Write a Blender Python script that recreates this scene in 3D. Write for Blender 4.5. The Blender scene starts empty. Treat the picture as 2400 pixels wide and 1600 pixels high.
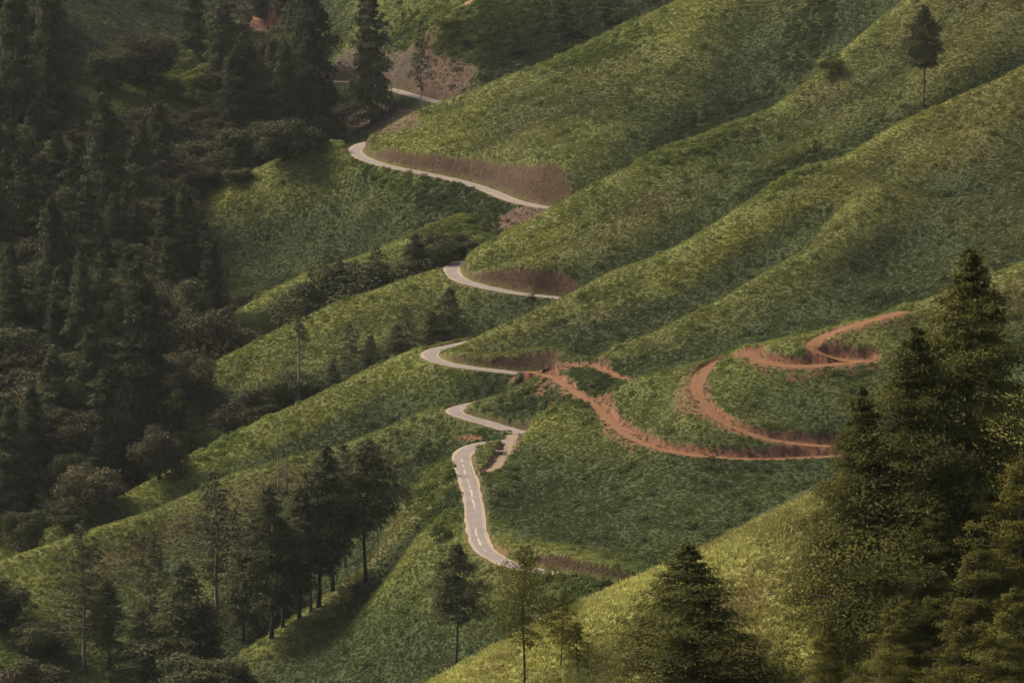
import bpy, math, random
import numpy as np
from mathutils import Vector, Matrix, Euler

sc = bpy.context.scene
COL = sc.collection
R = math.radians
PI = math.pi

# ------------------------------------------------------------------ camera, light, exposure
CAMZ = 300.0
PITCH = R(9.0)
FPX = 1200.0 / math.tan(R(7.0))
camd = bpy.data.cameras.new("camera")
camd.sensor_width = 36.0
camd.lens = 18.0 / math.tan(R(7.0))
camd.clip_start = 1.0
camd.clip_end = 9000.0
cam = bpy.data.objects.new("camera", camd)
cam.location = (0, 0, CAMZ)
cam.rotation_euler = (R(90) - PITCH, 0, 0)
COL.objects.link(cam)
sc.camera = cam

SUN_EL, SUN_AZ = R(50), R(-66)      # azimuth from +Y towards +X : sun stands to the left, beyond the ridges
world = bpy.data.worlds.new("World")
sc.world = world
world.use_nodes = True
wn = world.node_tree
bg = wn.nodes["Background"]
sky = wn.nodes.new("ShaderNodeTexSky")
sky.sky_type = 'NISHITA'
sky.sun_disc = False
sky.sun_elevation = SUN_EL
sky.sun_rotation = SUN_AZ
sky.air_density = 0.7
sky.dust_density = 8.0
wn.links.new(sky.outputs[0], bg.inputs[0])
bg.inputs[1].default_value = 0.12
sund = bpy.data.lights.new("sun", 'SUN')
sund.energy = 2.9
sund.angle = R(22)
sund.color = (1.0, 0.84, 0.62)
sun = bpy.data.objects.new("sun", sund)
sdir = Vector((math.sin(SUN_AZ) * math.cos(SUN_EL), math.cos(SUN_AZ) * math.cos(SUN_EL), math.sin(SUN_EL)))
sun.rotation_euler = sdir.to_track_quat('Z', 'Y').to_euler()
sun.location = (-200, 900, 700)
COL.objects.link(sun)
sc.view_settings.view_transform = 'Standard'
sc.view_settings.look = 'None'
sc.view_settings.exposure = 0.8
sc.view_settings.gamma = 1.0
sc.render.engine = 'CYCLES'
sc.cycles.volume_bounces = 0
sc.cycles.max_bounces = 5
sc.cycles.diffuse_bounces = 2
sc.cycles.transmission_bounces = 3
sc.cycles.transparent_max_bounces = 8

# ------------------------------------------------------------------ helpers
K = 2400.0 / 2352.0                 # the measurements below were taken on a 2352 px wide print

def ray(px, py):
    u = (px * K - 1200.0) / FPX
    v = (py * K - 800.0) / FPX
    return u, math.cos(PITCH) - v * math.sin(PITCH), -math.sin(PITCH) - v * math.cos(PITCH)

def P(px, py, d):                    # point at distance d (along Y)
    a, b, c = ray(px, py)
    t = d / b
    return (a * t, d, CAMZ + c * t)

def H(px, py, h):                    # point h metres below the camera
    a, b, c = ray(px, py)
    t = -h / c
    return (a * t, b * t, CAMZ - h)

def dens(pts, step=22.0):
    out = []
    for (p, q) in zip(pts[:-1], pts[1:]):
        n = max(1, int(math.hypot(q[0] - p[0], q[1] - p[1]) / step))
        for i in range(n):
            f = i / n
            out.append(tuple(p[j] + (q[j] - p[j]) * f for j in range(3)))
    out.append(pts[-1])
    return out

def catmull(pts, n=12):
    pts = [np.array(p, float) for p in pts]
    pts = [2 * pts[0] - pts[1]] + pts + [2 * pts[-1] - pts[-2]]
    out = []
    for i in range(1, len(pts) - 2):
        p0, p1, p2, p3 = pts[i - 1:i + 3]
        for k in range(n):
            t = k / n
            out.append(0.5 * ((2 * p1) + (-p0 + p2) * t + (2 * p0 - 5 * p1 + 4 * p2 - p3) * t * t + (-p0 + 3 * p1 - 3 * p2 + p3) * t ** 3))
    out.append(pts[-2])
    return np.array(out)

def resample(path, step):
    seg = np.sqrt(((path[1:] - path[:-1]) ** 2).sum(1))
    s = np.concatenate([[0], np.cumsum(seg)])
    n = max(2, int(s[-1] / step) + 1)
    q = np.linspace(0, s[-1], n)
    return np.stack([np.interp(q, s, path[:, j]) for j in range(3)], 1)

def smooth_path(p, it):
    p = p.copy()
    for _ in range(it):
        p[1:-1] = 0.25 * p[:-2] + 0.5 * p[1:-1] + 0.25 * p[2:]
    return p

def _h(ix, iy, seed):
    n = (ix.astype(np.int64) * 374761393 + iy.astype(np.int64) * 668265263 + seed * 1442695041) & 0x7fffffff
    n = ((n ^ (n >> 13)) * 1274126177) & 0x7fffffff
    n = (n ^ (n >> 16)) & 0xffff
    return n.astype(np.float32) / 65535.0

def vnoise(x, y, seed=0):
    ix = np.floor(x); iy = np.floor(y)
    fx = x - ix; fy = y - iy
    fx = fx * fx * (3 - 2 * fx); fy = fy * fy * (3 - 2 * fy)
    a = _h(ix, iy, seed); b = _h(ix + 1, iy, seed); c = _h(ix, iy + 1, seed); d = _h(ix + 1, iy + 1, seed)
    return (a + (b - a) * fx) * (1 - fy) + (c + (d - c) * fx) * fy

def fbm(x, y, wl, octv=4, seed=0):
    s = 0; a = 1.0; t = 0
    for o in range(octv):
        s = s + a * (vnoise(x / wl + 17.3 * o, y / wl - 9.1 * o, seed + o) - 0.5)
        t += a; a *= 0.5; wl *= 0.5
    return s / t * 2.0

def sstep(a, b, x):
    t = np.clip((x - a) / (b - a), 0, 1)
    return t * t * (3 - 2 * t)

# ------------------------------------------------------------------ terrain control lines, (x, y, distance)
R1 = [(450, 465, 1640), (540, 415, 1645), (620, 375, 1650), (690, 345, 1652), (760, 320, 1652), (865, 312, 1650), (960, 255, 1655),
      (1040, 225, 1658), (1150, 185, 1660), (1280, 140, 1665), (1400, 80, 1670), (1500, 30, 1675), (1570, -5, 1680),
      (1700, -80, 1690), (2000, -250, 1700), (2400, -480, 1720), (2800, -700, 1740)]
R1b = [(470, 760, 1422), (555, 707, 1430), (656, 652, 1440), (731, 617, 1448), (806, 599, 1455), (911, 559, 1465), (1000, 520, 1480), (1080, 492, 1495)]
R2 = [(410, 930, 1352), (430, 880, 1360), (480, 839, 1370), (544, 805, 1375), (618, 767, 1380), (694, 734, 1385), (787, 689, 1390), (882, 660, 1394),
      (960, 630, 1398), (1030, 603, 1401), (1086, 588, 1405), (1150, 545, 1410), (1270, 480, 1420), (1340, 435, 1428), (1450, 385, 1440),
      (1560, 330, 1455), (1680, 290, 1470), (1760, 260, 1482), (1880, 175, 1500), (1940, 115, 1510), (2010, 55, 1520), (2080, 0, 1530),
      (2200, -90, 1540), (2500, -250, 1560), (2800, -400, 1580)]
R3 = [(-300, 1420, 1190), (60, 1240, 1212), (200, 1190, 1225), (290, 1140, 1235), (330, 1115, 1242), (405, 1075, 1250), (480, 1026, 1258), (544, 989, 1266), (614, 955, 1272), (675, 929, 1278),
      (768, 888, 1285), (882, 831, 1295), (960, 800, 1301), (1035, 783, 1304), (1050, 778, 1305), (1150, 740, 1308), (1280, 685, 1312),
      (1390, 630, 1318), (1500, 590, 1325), (1600, 540, 1333), (1700, 480, 1340), (1800, 415, 1348), (1850, 390, 1352), (1957, 349, 1365), (2070, 285, 1375),
      (2164, 240, 1385), (2257, 195, 1392), (2352, 150, 1400), (2500, 70, 1410), (2800, -80, 1430)]
R4b = [(-300, 1400, 1160), (60, 1262, 1180), (180, 1228, 1190), (244, 1206, 1195), (337, 1172, 1205), (431, 1132, 1215), (525, 1095, 1220), (618, 1067, 1225), (712, 1044, 1230), (810, 1011, 1234),
       (885, 981, 1238), (941, 958, 1241), (979, 936, 1243), (1035, 921, 1245), (1085, 912, 1244), (1150, 886, 1248), (1230, 856, 1255)]
R4 = [(1400, 806, 1240), (1430, 788, 1244), (1520, 755, 1248), (1600, 715, 1254), (1700, 660, 1264), (1800, 600, 1276), (1900, 540, 1290), (1960, 490, 1300), (2010, 420, 1312)]
R5 = [(250, 1720, 1050), (480, 1568, 1070), (562, 1505, 1078), (637, 1456, 1085), (694, 1419, 1090), (750, 1377, 1096), (825, 1329, 1103), (882, 1288, 1110), (950, 1225, 1118),
      (1010, 1160, 1130), (1040, 1095, 1142), (1048, 1050, 1158)]
R5r = [(1185, 985, 1166), (1215, 962, 1168), (1300, 930, 1172)]
R5u = [(1400, 893, 1176), (1430, 876, 1173), (1470, 868, 1169), (1545, 850, 1166), (1639, 822, 1166), (1695, 805, 1166), (1770, 786, 1166), (1845, 767, 1167), (1957, 741, 1168), (2014, 728, 1172),
       (2107, 700, 1180), (2352, 600, 1195), (2600, 500, 1208), (2900, 380, 1220)]
R6 = [(-400, 2300, 366), (100, 2020, 366), (500, 1830, 366), (800, 1690, 367), (1010, 1568, 368), (1100, 1520, 368), (1200, 1460, 369), (1300, 1415, 369), (1400, 1370, 370), (1480, 1330, 370), (1550, 1300, 370),
      (1640, 1255, 371), (1740, 1200, 372), (1850, 1150, 372), (2100, 1030, 373), (2314, 910, 374), (2500, 830, 374), (2900, 640, 375)]

ctrl = []
def line(pts, st=24):
    for p in dens(pts, st):
        ctrl.append(P(*p))
def behind(pts, dd, dy, st=40):       # ground hidden just past a crest
    for p in dens(pts, st):
        ctrl.append(P(p[0], p[1] + dy, p[2] + dd))
def dots(pts):
    for p in pts:
        ctrl.append(P(*p))
for r_, a, b in ((R1, 45, 45), (R1b, 22, 25), (R2, 38, 50), (R3[4:18], 30, 50), (R3[18:], 35, 60), (R3[:3], 25, 4), (R4[:6], 22, 28), (R5, 32, 40), (R5u, 28, 30)):
    line(r_)
    behind(r_, a, b)
line(R4b); behind(R4b[7:13], 18, 14)
for r_, f_ in ((R1[3:], 1.01), (R2[1:], 1.0), (R3, 1.0), (R4[1:], 0.6), (R4b[:-3], 0.7), (R5[:10], 0.8), (R1b, 0.6)):      # rounded shoulders in front of the crests
    for p in dens(r_, 34):
        x, y, z = P(*p)
        ctrl.append((x * (1 - 8 * f_ / y), y - 8 * f_, z - 2.2 * f_)); ctrl.append((x * (1 - 17 * f_ / y), y - 17 * f_, z - (7.2 if f_ != 1.01 else 4.2) * f_))
line(R5r)
line(R6)
behind(R6, 12, 40)
for p in dens(R6, 60):
    x, y, z = P(*p)
    for dd, dh in ((60, 40), (140, 85), (260, 130), (420, 160)):
        ctrl.append((x * (1 + dd / p[2]), y + dd, z - dh))
# flank of the first spur, gully beyond it
dots([(500, 560, 1612), (500, 650, 1598), (555, 600, 1604), (600, 640, 1592), (700, 430, 1628), (700, 500, 1613), (700, 600, 1593), (780, 440, 1615), (780, 560, 1588), (850, 440, 1604), (850, 500, 1594), (850, 570, 1580), (920, 470, 1582), (920, 530, 1570),
      (1000, 460, 1577), (1000, 500, 1567), (1080, 470, 1553), (1150, 500, 1530),
      (1200, 250, 1615), (1200, 330, 1570), (1300, 230, 1608), (1300, 310, 1560), (1100, 280, 1622), (1100, 340, 1592), (1000, 300, 1625), (1450, 180, 1612), (1450, 290, 1562), (1600, 100, 1630), (1600, 220, 1590), (1600, 300, 1568),
      (1750, 60, 1645), (1750, 160, 1612), (1790, 30, 1644), (1800, 220, 1590), (1850, 110, 1612), (1880, 178, 1582), (1770, -30, 1672),
      (1940, 60, 1618), (2000, -50, 1640), (1950, 0, 1632), (1700, 250, 1590)])
# cut tops above the road
TOPS = [[(870, 338, 1626), (900, 348, 1613), (980, 355, 1597), (1040, 370, 1585), (1120, 395, 1566), (1200, 407, 1531), (1260, 400, 1518), (1330, 380, 1521), (1400, 372, 1528), (1450, 380, 1532)],
        [(1090, 600, 1385), (1130, 611, 1378), (1200, 616, 1371), (1300, 620, 1369), (1390, 632, 1367)],
        [(1048, 800, 1286), (1100, 810, 1276), (1200, 812, 1273), (1300, 809, 1259), (1370, 818, 1251)],
        [(1100, 944, 1231), (1150, 954, 1224), (1200, 965, 1219)],
        [(1240, 1279, 1028), (1300, 1284, 1024), (1400, 1298, 1019), (1480, 1318, 1018), (1560, 1335, 1017)]]
# second spur flank
dots([(1300, 560, 1392), (1450, 480, 1405), (1500, 520, 1388), (1450, 560, 1378), (1600, 400, 1430), (1650, 470, 1400), (1750, 380, 1430), (1850, 300, 1455), (1850, 340, 1430),
      (1980, 200, 1478), (1980, 280, 1440), (2100, 120, 1490), (2120, 215, 1440), (2250, 40, 1490), (2250, 120, 1450), (2330, 60, 1470), (2400, 60, 1475),
      (1180, 580, 1398), (700, 830, 1352), (800, 790, 1355), (600, 860, 1350), (500, 930, 1350), (480, 1000, 1338), (560, 950, 1335), (900, 740, 1362), (900, 790, 1345), (1000, 700, 1370), (1000, 750, 1350),
      (650, 690, 1428), (750, 660, 1425), (900, 610, 1440), (1000, 570, 1450), (1100, 530, 1462)])
# third
dots([(1200, 770, 1296), (1400, 700, 1297), (1400, 780, 1281), (1550, 640, 1306), (1550, 710, 1292), (1700, 560, 1325), (1700, 630, 1313), (1850, 460, 1336), (1850, 530, 1325), (1950, 420, 1340),
      (800, 900, 1277), (880, 900, 1281), (800, 960, 1266), (960, 860, 1287), (960, 910, 1275), (650, 980, 1262), (550, 1040, 1255),
      (2100, 350, 1350), (2100, 450, 1322), (2100, 550, 1290), (2100, 640, 1255), (2250, 300, 1360), (2250, 400, 1325), (2250, 500, 1288), (2250, 600, 1245), (2400, 300, 1360), (2400, 450, 1300), (2400, 540, 1255),
      (2000, 520, 1305), (2000, 620, 1280), (2000, 700, 1245), (1900, 620, 1272), (1900, 700, 1246), (1800, 680, 1257), (1800, 740, 1238), (1700, 740, 1245), (1600, 780, 1238), (1500, 815, 1234), (1700, 785, 1231), (1600, 820, 1224), (1450, 850, 1230)])
# fourth, knoll, lower body
dots([(1150, 930, 1236), (1220, 905, 1240), (1200, 945, 1228), (1300, 905, 1212), (1320, 842, 1224), (1350, 856, 1215), (1400, 876, 1206), (1440, 888, 1200), (1350, 900, 1199), (1400, 902, 1194), (1460, 895, 1196),
      (900, 1060, 1216), (900, 1150, 1190), (800, 1100, 1212), (800, 1200, 1182), (950, 1100, 1200), (650, 1150, 1210), (650, 1300, 1172), (500, 1200, 1200), (500, 1350, 1160), (350, 1280, 1185), (350, 1430, 1145), (200, 1350, 1165), (200, 1500, 1128), (0, 1400, 1140), (0, 1560, 1105),
      (350, 1568, 1115), (500, 1480, 1135), (600, 1420, 1145), (700, 1370, 1142), (800, 1310, 1152), (880, 1250, 1160), (950, 1180, 1168), (1000, 1120, 1172), (1000, 1050, 1190), (-300, 1560, 1100), (200, 1700, 1090), (-300, 1800, 1050)])
# fifth: face with the tracks, then below the road
dots([(1240, 1020, 1158), (1300, 1000, 1152), (1200, 1060, 1145), (1160, 1100, 1128), (1200, 1150, 1110), (1150, 1180, 1098), (1300, 1100, 1118), (1300, 1200, 1073), (1180, 1240, 1058), (1400, 1080, 1112), (1400, 1180, 1077), (1400, 1260, 1044),
      (1550, 1120, 1084), (1550, 1200, 1058), (1550, 1280, 1036), (1700, 1120, 1082), (1700, 1200, 1058), (1850, 1100, 1086), (1850, 1160, 1066), (2000, 1120, 1076), (2200, 1100, 1078), (2400, 1080, 1080), (1700, 1300, 1030), (2000, 1300, 1015), (2400, 1300, 1010),
      (1700, 890, 1140), (1800, 900, 1136), (1900, 900, 1135), (1750, 950, 1124), (1900, 960, 1119), (1700, 940, 1127), (2000, 900, 1136), (2000, 960, 1118), (2200, 820, 1148), (2200, 950, 1112), (2400, 750, 1160), (2400, 900, 1125),
      (1500, 900, 1156), (1500, 960, 1136), (1560, 1000, 1118), (1560, 900, 1150), (1980, 790, 1156), (1960, 770, 1160), (2080, 760, 1161), (2060, 810, 1152), (2120, 740, 1170),
      (1100, 1330, 1038), (1100, 1400, 1022), (1100, 1500, 1000), (1010, 1568, 988), (1000, 1400, 1036), (900, 1400, 1062), (900, 1568, 1018), (800, 1480, 1060), (700, 1568, 1048), (1000, 1300, 1062), (1200, 1400, 1014), (1300, 1400, 1006), (1300, 1480, 988), (1040, 1220, 1085), (1020, 1260, 1078),
      (1450, 1400, 1000), (1700, 1450, 975), (1000, 1700, 950), (1600, 1700, 920), (2200, 1600, 930), (500, 1750, 1000)])
# slope beyond the first spur and the wooded left side
dots([(950, 100, 1777), (1100, 0, 1805), (1100, 100, 1770), (1100, 180, 1738), (1300, 50, 1785), (1400, 0, 1805), (1500, -30, 1815), (800, 0, 1895), (800, 100, 1860), (850, 250, 1790), (800, 290, 1770), (700, 300, 1762), (900, -60, 1850), (1200, -80, 1850), (1600, -150, 1850), (2000, -350, 1850), (2500, -600, 1850),
      (0, 1150, 1262), (200, 1100, 1280), (400, 1000, 1322), (0, 1000, 1310), (0, 900, 1350), (200, 850, 1382), (400, 800, 1420), (0, 750, 1420), (0, 600, 1500), (250, 600, 1525), (450, 600, 1565), (0, 450, 1575), (0, 300, 1655), (250, 400, 1640), (250, 330, 1675), (500, 350, 1730), (600, 330, 1745),
      (0, 180, 1730), (0, 60, 1800), (150, 250, 1725), (300, 230, 1760), (450, 200, 1800), (300, 100, 1840), (550, 150, 1860), (450, 60, 1900), (0, -50, 1880), (300, -50, 1950), (700, -50, 1960), (-300, 0, 1800), (-300, 400, 1560), (-300, 800, 1350), (-300, 1200, 1200), (600, 30, 1955), (500, -20, 1980)])

# roads, (x, y, metres below camera)
ROAD = [(380, 60, 157), (460, 60, 158), (545, 66, 160), (600, 70, 161), (650, 76, 162.5), (700, 100, 165), (720, 150, 168.5), (735, 182, 171), (765, 187, 171.7), (830, 190, 172), (890, 203, 172.6), (950, 220, 173.2), (1000, 233, 173.7), (1035, 241, 174.2),
        (1110, 262, 176.5), (1118, 282, 179), (1050, 302, 181.5), (960, 314, 183), (890, 321, 184), (845, 328, 184.6), (818, 341, 185), (822, 356, 185.3), (850, 370, 185.6), (900, 384, 186.1), (980, 400, 187), (1050, 415, 188), (1110, 433, 189), (1160, 454, 189.6), (1200, 467, 190), (1270, 481, 190.6),
        (1340, 500, 191.5), (1355, 517, 192.6), (1310, 537, 193.7), (1220, 562, 195.6), (1140, 585, 197), (1085, 596, 197.7), (1052, 604, 198), (1037, 620, 198.3), (1050, 638, 198.7), (1090, 654, 199.2), (1150, 667, 200), (1210, 677, 200.7), (1280, 684, 201.4),
        (1335, 700, 202.3), (1345, 716, 203.3), (1290, 740, 204.8), (1160, 770, 206.3), (1070, 788, 207.3), (1035, 796, 207.9), (1000, 803, 208.3), (986, 814, 208.6), (1000, 827, 209), (1040, 838, 209.4), (1100, 847, 210), (1190, 857, 211),
        (1235, 867, 211.9), (1245, 881, 213), (1195, 901, 214.6), (1120, 921, 215.9), (1080, 930, 216.5), (1050, 937, 217), (1043, 947, 217.3), (1075, 959, 218), (1120, 972, 218.5), (1175, 988, 218.9),
        (1215, 1000, 218.4), (1222, 1008, 217.5), (1180, 1012, 216.5), (1118, 1018, 216), (1080, 1029, 216.2), (1061, 1048, 216.6), (1066, 1075, 217), (1076, 1104, 217.5), (1089, 1160, 218.3), (1093, 1205, 219), (1099, 1237, 219.5), (1116, 1266, 220), (1148, 1286, 220.3), (1180, 1298, 220.6), (1250, 1314, 221),
        (1330, 1328, 221.4), (1400, 1340, 222), (1500, 1350, 222.6), (1620, 1362, 223.2)]
TRA = [(1722, 806, 186.8), (1722, 818, 187.6), (1750, 830, 188.2), (1820, 842, 188.8), (1900, 838, 188.5), (1990, 828, 187.6)]
TRA2 = [(1975, 832, 188.0), (1925, 825, 187.7), (1875, 806, 185.4), (1868, 790, 184), (1895, 771, 182.4), (1960, 749, 180), (2040, 726, 177.8), (2072, 717, 177.3)]
TRB = [(1660, 828, 190.3), (1635, 840, 191.5), (1610, 862, 192.8), (1600, 895, 194.3), (1612, 925, 196.2), (1640, 955, 198.3), (1690, 984, 200.4), (1760, 1008, 202.5), (1830, 1019, 203.6), (1890, 1024, 204.3), (1990, 1026, 204.8)]
TRC = [(1215, 853, 209.6), (1250, 860, 208.6), (1280, 872, 207.8), (1310, 893, 206.8), (1340, 915, 205.6), (1362, 928, 205), (1378, 940, 205), (1398, 966, 205.3), (1440, 1000, 205.6), (1520, 1033, 206), (1620, 1048, 206.3), (1750, 1055, 206.6), (1890, 1049, 206.3), (2000, 1044, 206.0)]
TRD = [(1240, 850, 208.2), (1290, 842, 206), (1340, 839, 204.5), (1380, 849, 204.3), (1420, 865, 204.6), (1470, 878, 205)]
LAY = [(1180, 997, 216.8), (1172, 1020, 216.2), (1158, 1046, 216.3), (1140, 1072, 216.6), (1112, 1090, 217.2)]
PTH = [(1022, 42, 142), (1040, 28, 140.5), (1062, 14, 138.5), (1090, -2, 136)]
def world_path(pts, step=1.0, sm=10):
    w = np.array([H(*p) for p in pts])
    return smooth_path(resample(catmull(w, 10), step), sm)
paths = [  # name, path, half width, bank slope, fill slope, kind, natural ground above track
    ('main', world_path(ROAD), 2.6, 2.4, 0.75, 1, 0.6),
    ('a', world_path(TRA), 2.8, 2.8, 0.6, 2, 0.5), ('a2', world_path(TRA2, 1.0, 6), 2.0, 2.8, 0.6, 2, 0.4),
    ('b', world_path(TRB), 1.9, 2.4, 0.65, 2, 1.1), ('c', world_path(TRC), 1.6, 2.4, 0.65, 2, 1.2), ('d', world_path(TRD, 1.0, 5), 1.5, 1.8, 0.6, 2, 0.4),
    ('lay', world_path(LAY, 1.0, 4), 1.3, 1.5, 0.6, 3, 0.2), ('pth', world_path(PTH), 0.7, 1.5, 0.6, 4, 0.1)]
pri = []
for r_ in (R1, R2, R3, R4, R4b, R5, R5u):
    for p in dens(r_, 24): pri.append(P(*p))
for r_ in TOPS:
    for p in dens(r_, 26): pri.append(P(*p))
NPC = len(pri)
for nm, pth, hw, bk, fl, kd, up in paths:
    for q in pth[::10]:
        pri.append((q[0], q[1], q[2] + up))
wroad = np.array([H(*p) for p in ROAD])
for i, p in enumerate(ROAD):          # ground falling away below the open stretches of road
    vis = (765 <= p[0] <= 1035 and p[1] < 245) or (875 <= p[0] <= 1270 and 372 < p[1] < 485) or (1045 <= p[0] <= 1280 and 636 < p[1] < 690) or (995 <= p[0] <= 1190 and 820 < p[1] < 860) or (1070 <= p[0] <= 1175 and 955 < p[1] < 990) or (p[1] > 1260)
    side = p[0] < 1095 and 1050 < p[1] < 1262
    nose = (p[0], p[1]) in ((818, 341), (822, 356), (1037, 620), (986, 814), (1043, 947), (1061, 1048))
    dx, dy = (-0.35, -0.94) if vis else ((-0.97, -0.25) if side else (-0.8, -0.6))
    if vis or side or nose:
        for r_, dz in ((6.5, 2.0), (12, 5.2), (19, 9.8)) if p[0] < 1255 else ((5.5, -1.3), (9, 0.3), (15, 4.5), (22, 9)):
            pri.append((wroad[i][0] + dx * r_, wroad[i][1] + dy * r_, wroad[i][2] - dz))
# near ground under and around the viewpoint, and land beyond the hills
for xx in (-70, -35, 0, 35, 70):
    for yy, dz in ((-60, 5), (-10, 6), (30, 28), (90, 66), (160, 92)):
        ctrl.append((xx, yy, CAMZ - dz))
for px in (1200, 1640, 2000, 2352, 2700):
    f = (px - 1200) / 1150
    cy_ = float(np.interp(px, [r[0] for r in R6], [r[1] for r in R6]))
    for dy_ in (90, 200, 330, 480, 700):
        ctrl.append(P(px, cy_ + dy_, 370 - dy_ * 0.058))
    ctrl.append(P(px, 2700, 262))
for u in np.linspace(-0.24, 0.24, 9):
    for yy, zz in ((2100, 190), (2400, 260), (3000, 330)):
        ctrl.append((u * yy, yy, zz + 120 * max(u, -0.1)))
C = np.array(ctrl, float)
# drop near-duplicates so the system stays well conditioned
keep = []
for i, p in enumerate(pri):
    if all((p[0] - a[0]) ** 2 + (p[1] - a[1]) ** 2 > (14 if i >= NPC else 4) for a in keep[:NPC]) and all((p[0] - a[0]) ** 2 + (p[1] - a[1]) ** 2 > 6 for a in keep[NPC:]): keep.append(p)
NPR = len(keep)
pr = np.array(keep)
for p in C:
    if ((pr[:, :2] - p[:2]) ** 2).sum(1).min() > 36 and all((p[0] - a[0]) ** 2 + (p[1] - a[1]) ** 2 > 12 for a in keep[NPR:]): keep.append(tuple(p))
C = np.array(keep, float)
MQ = 7.0
SCL = 100.0
D2 = ((C[:, None, :2] - C[None, :, :2]) ** 2).sum(2)
A = -np.sqrt(D2 + MQ * MQ) / SCL
n = len(C)
M = np.zeros((n + 3, n + 3))
M[:n, :n] = A + np.eye(n) * (-0.0) + np.eye(n) * 0.012
M[:n, n] = 1; M[:n, n + 1:n + 3] = C[:, :2] / 1000
M[n:, :n] = M[:n, n:].T
W = np.linalg.solve(M, np.concatenate([C[:, 2], np.zeros(3)]))

def rbf(x, y):
    out = np.empty(x.size, float)
    xf = x.ravel(); yf = y.ravel()
    for s in range(0, xf.size, 8000):
        a = xf[s:s + 8000]; b = yf[s:s + 8000]
        d = np.sqrt((a[:, None] - C[None, :, 0]) ** 2 + (b[:, None] - C[None, :, 1]) ** 2 + MQ * MQ)
        out[s:s + 8000] = -(d @ W[:n]) / SCL + W[n] + a / 1000 * W[n + 1] + b / 1000 * W[n + 2]
    return out.reshape(x.shape)

# mesh rows / columns: columns fan out (u = X/Y'), rows are distances
UB = 0.146
ucols = np.concatenate([np.linspace(-0.24, -UB, 40, endpoint=False), np.linspace(-UB, UB, 680, endpoint=False), np.linspace(UB, 0.24, 41)])
def rows(segs):
    o = []
    for a, b, st in segs:
        o.append(np.arange(a, b, st))
    return np.concatenate(o)
yrows = rows([(-60, 260, 16), (260, 420, 0.8), (420, 960, 8), (960, 1320, 0.6), (1320, 1700, 0.85), (1700, 2000, 1.6), (2000, 3001, 40)])
YO = 60.0      # the fan starts a little behind the viewpoint
def UtoX(u, y): return u * (y + YO * 1.5 + 20)
U, Y = np.meshgrid(ucols, yrows)
X = UtoX(U, Y)
# coarse evaluation, then bilinear refinement
uc = np.linspace(ucols[0], ucols[-1], 230)
yc = rows([(-60, 260, 16), (260, 420, 4), (420, 960, 12), (960, 1700, 2.5), (1700, 2000, 6), (2000, 3041, 40)])
UC, YC = np.meshgrid(uc, yc)
ZC = rbf(UtoX(UC, YC), YC)
def bil(G, x, y):
    u = x / (y + YO * 1.5 + 20)
    fu = np.clip((u - uc[0]) / (uc[1] - uc[0]), 0, len(uc) - 1.001)
    iu = fu.astype(int); fu = fu - iu
    fy = np.clip(np.interp(y, yc, np.arange(len(yc))), 0, len(yc) - 1.001)
    iy = fy.astype(int); fy = fy - iy
    return (G[iy, iu] * (1 - fu) + G[iy, iu + 1] * fu) * (1 - fy) + (G[iy + 1, iu] * (1 - fu) + G[iy + 1, iu + 1] * fu) * fy
Zn = bil(ZC, X, Y)
# natural relief: soft undulation, rills and hummocks
mid = sstep(420, 960, Y) * (1 - sstep(1990, 2300, Y))
Zn += mid * (1.3 * fbm(X, Y, 38, 3, 5) + 0.3 * fbm(X, Y, 11, 2, 9) + 0.18 * fbm(X, Y, 3.2, 2, 12))
Zn += (1 - mid) * (0.35 * fbm(X, Y, 14, 3, 6) + 0.18 * fbm(X, Y, 3, 3, 7))
Z = Zn.copy()
DIST = np.full(X.shape, 1e3); RZ = np.zeros(X.shape); KIND = np.zeros(X.shape, int); HW = np.ones(X.shape)
CUT = np.full(X.shape, 1e4); FIL = np.full(X.shape, -1e4); CK = np.zeros(X.shape, int)
for nm, pth, hw, bk, fl, kd, up in paths:
    for q in pth:
        j0, j1 = np.searchsorted(yrows, (q[1] - 22, q[1] + 22))
        uu = ((q[0] - 22) / (q[1] + YO * 1.5 + 20), (q[0] + 22) / (q[1] + YO * 1.5 + 20))
        i0, i1 = np.searchsorted(ucols, uu)
        s = (slice(j0, j1), slice(max(0, i0 - 4), i1 + 4))
        d = np.sqrt((X[s] - q[0]) ** 2 + (Y[s] - q[1]) ** 2)
        m = d < DIST[s]
        DIST[s] = np.where(m, d, DIST[s]); RZ[s] = np.where(m, q[2], RZ[s]); KIND[s] = np.where(m, kd, KIND[s]); HW[s] = np.where(m, hw, HW[s])
        w = np.maximum(0, d - hw - 0.7)
        near = d < 21
        c = np.where(near, q[2] + w * bk, 1e4)
        mc = c < CUT[s]
        CUT[s] = np.where(mc, c, CUT[s]); CK[s] = np.where(mc, kd, CK[s])
        f = np.where(near & (d < 12), q[2] - w * fl - 0.12 * np.maximum(0, d - hw - 2.5) ** 2, -1e4)
        FIL[s] = np.maximum(FIL[s], f)
rough = 0.7 * fbm(X, Y, 6, 3, 31)
Z = np.maximum(Z, FIL)
filled = Z - Zn
cutm = Z > CUT + rough * 0.2
Zc = np.where(cutm, np.minimum(Z, CUT + np.abs(rough) * np.clip(DIST - HW - 0.7, 0, 1.5)), Z)
cutd = Z - Zc
Z = Zc
bench = DIST < HW + 0.8
Z = np.where(bench, RZ - 0.05, Z)

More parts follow.
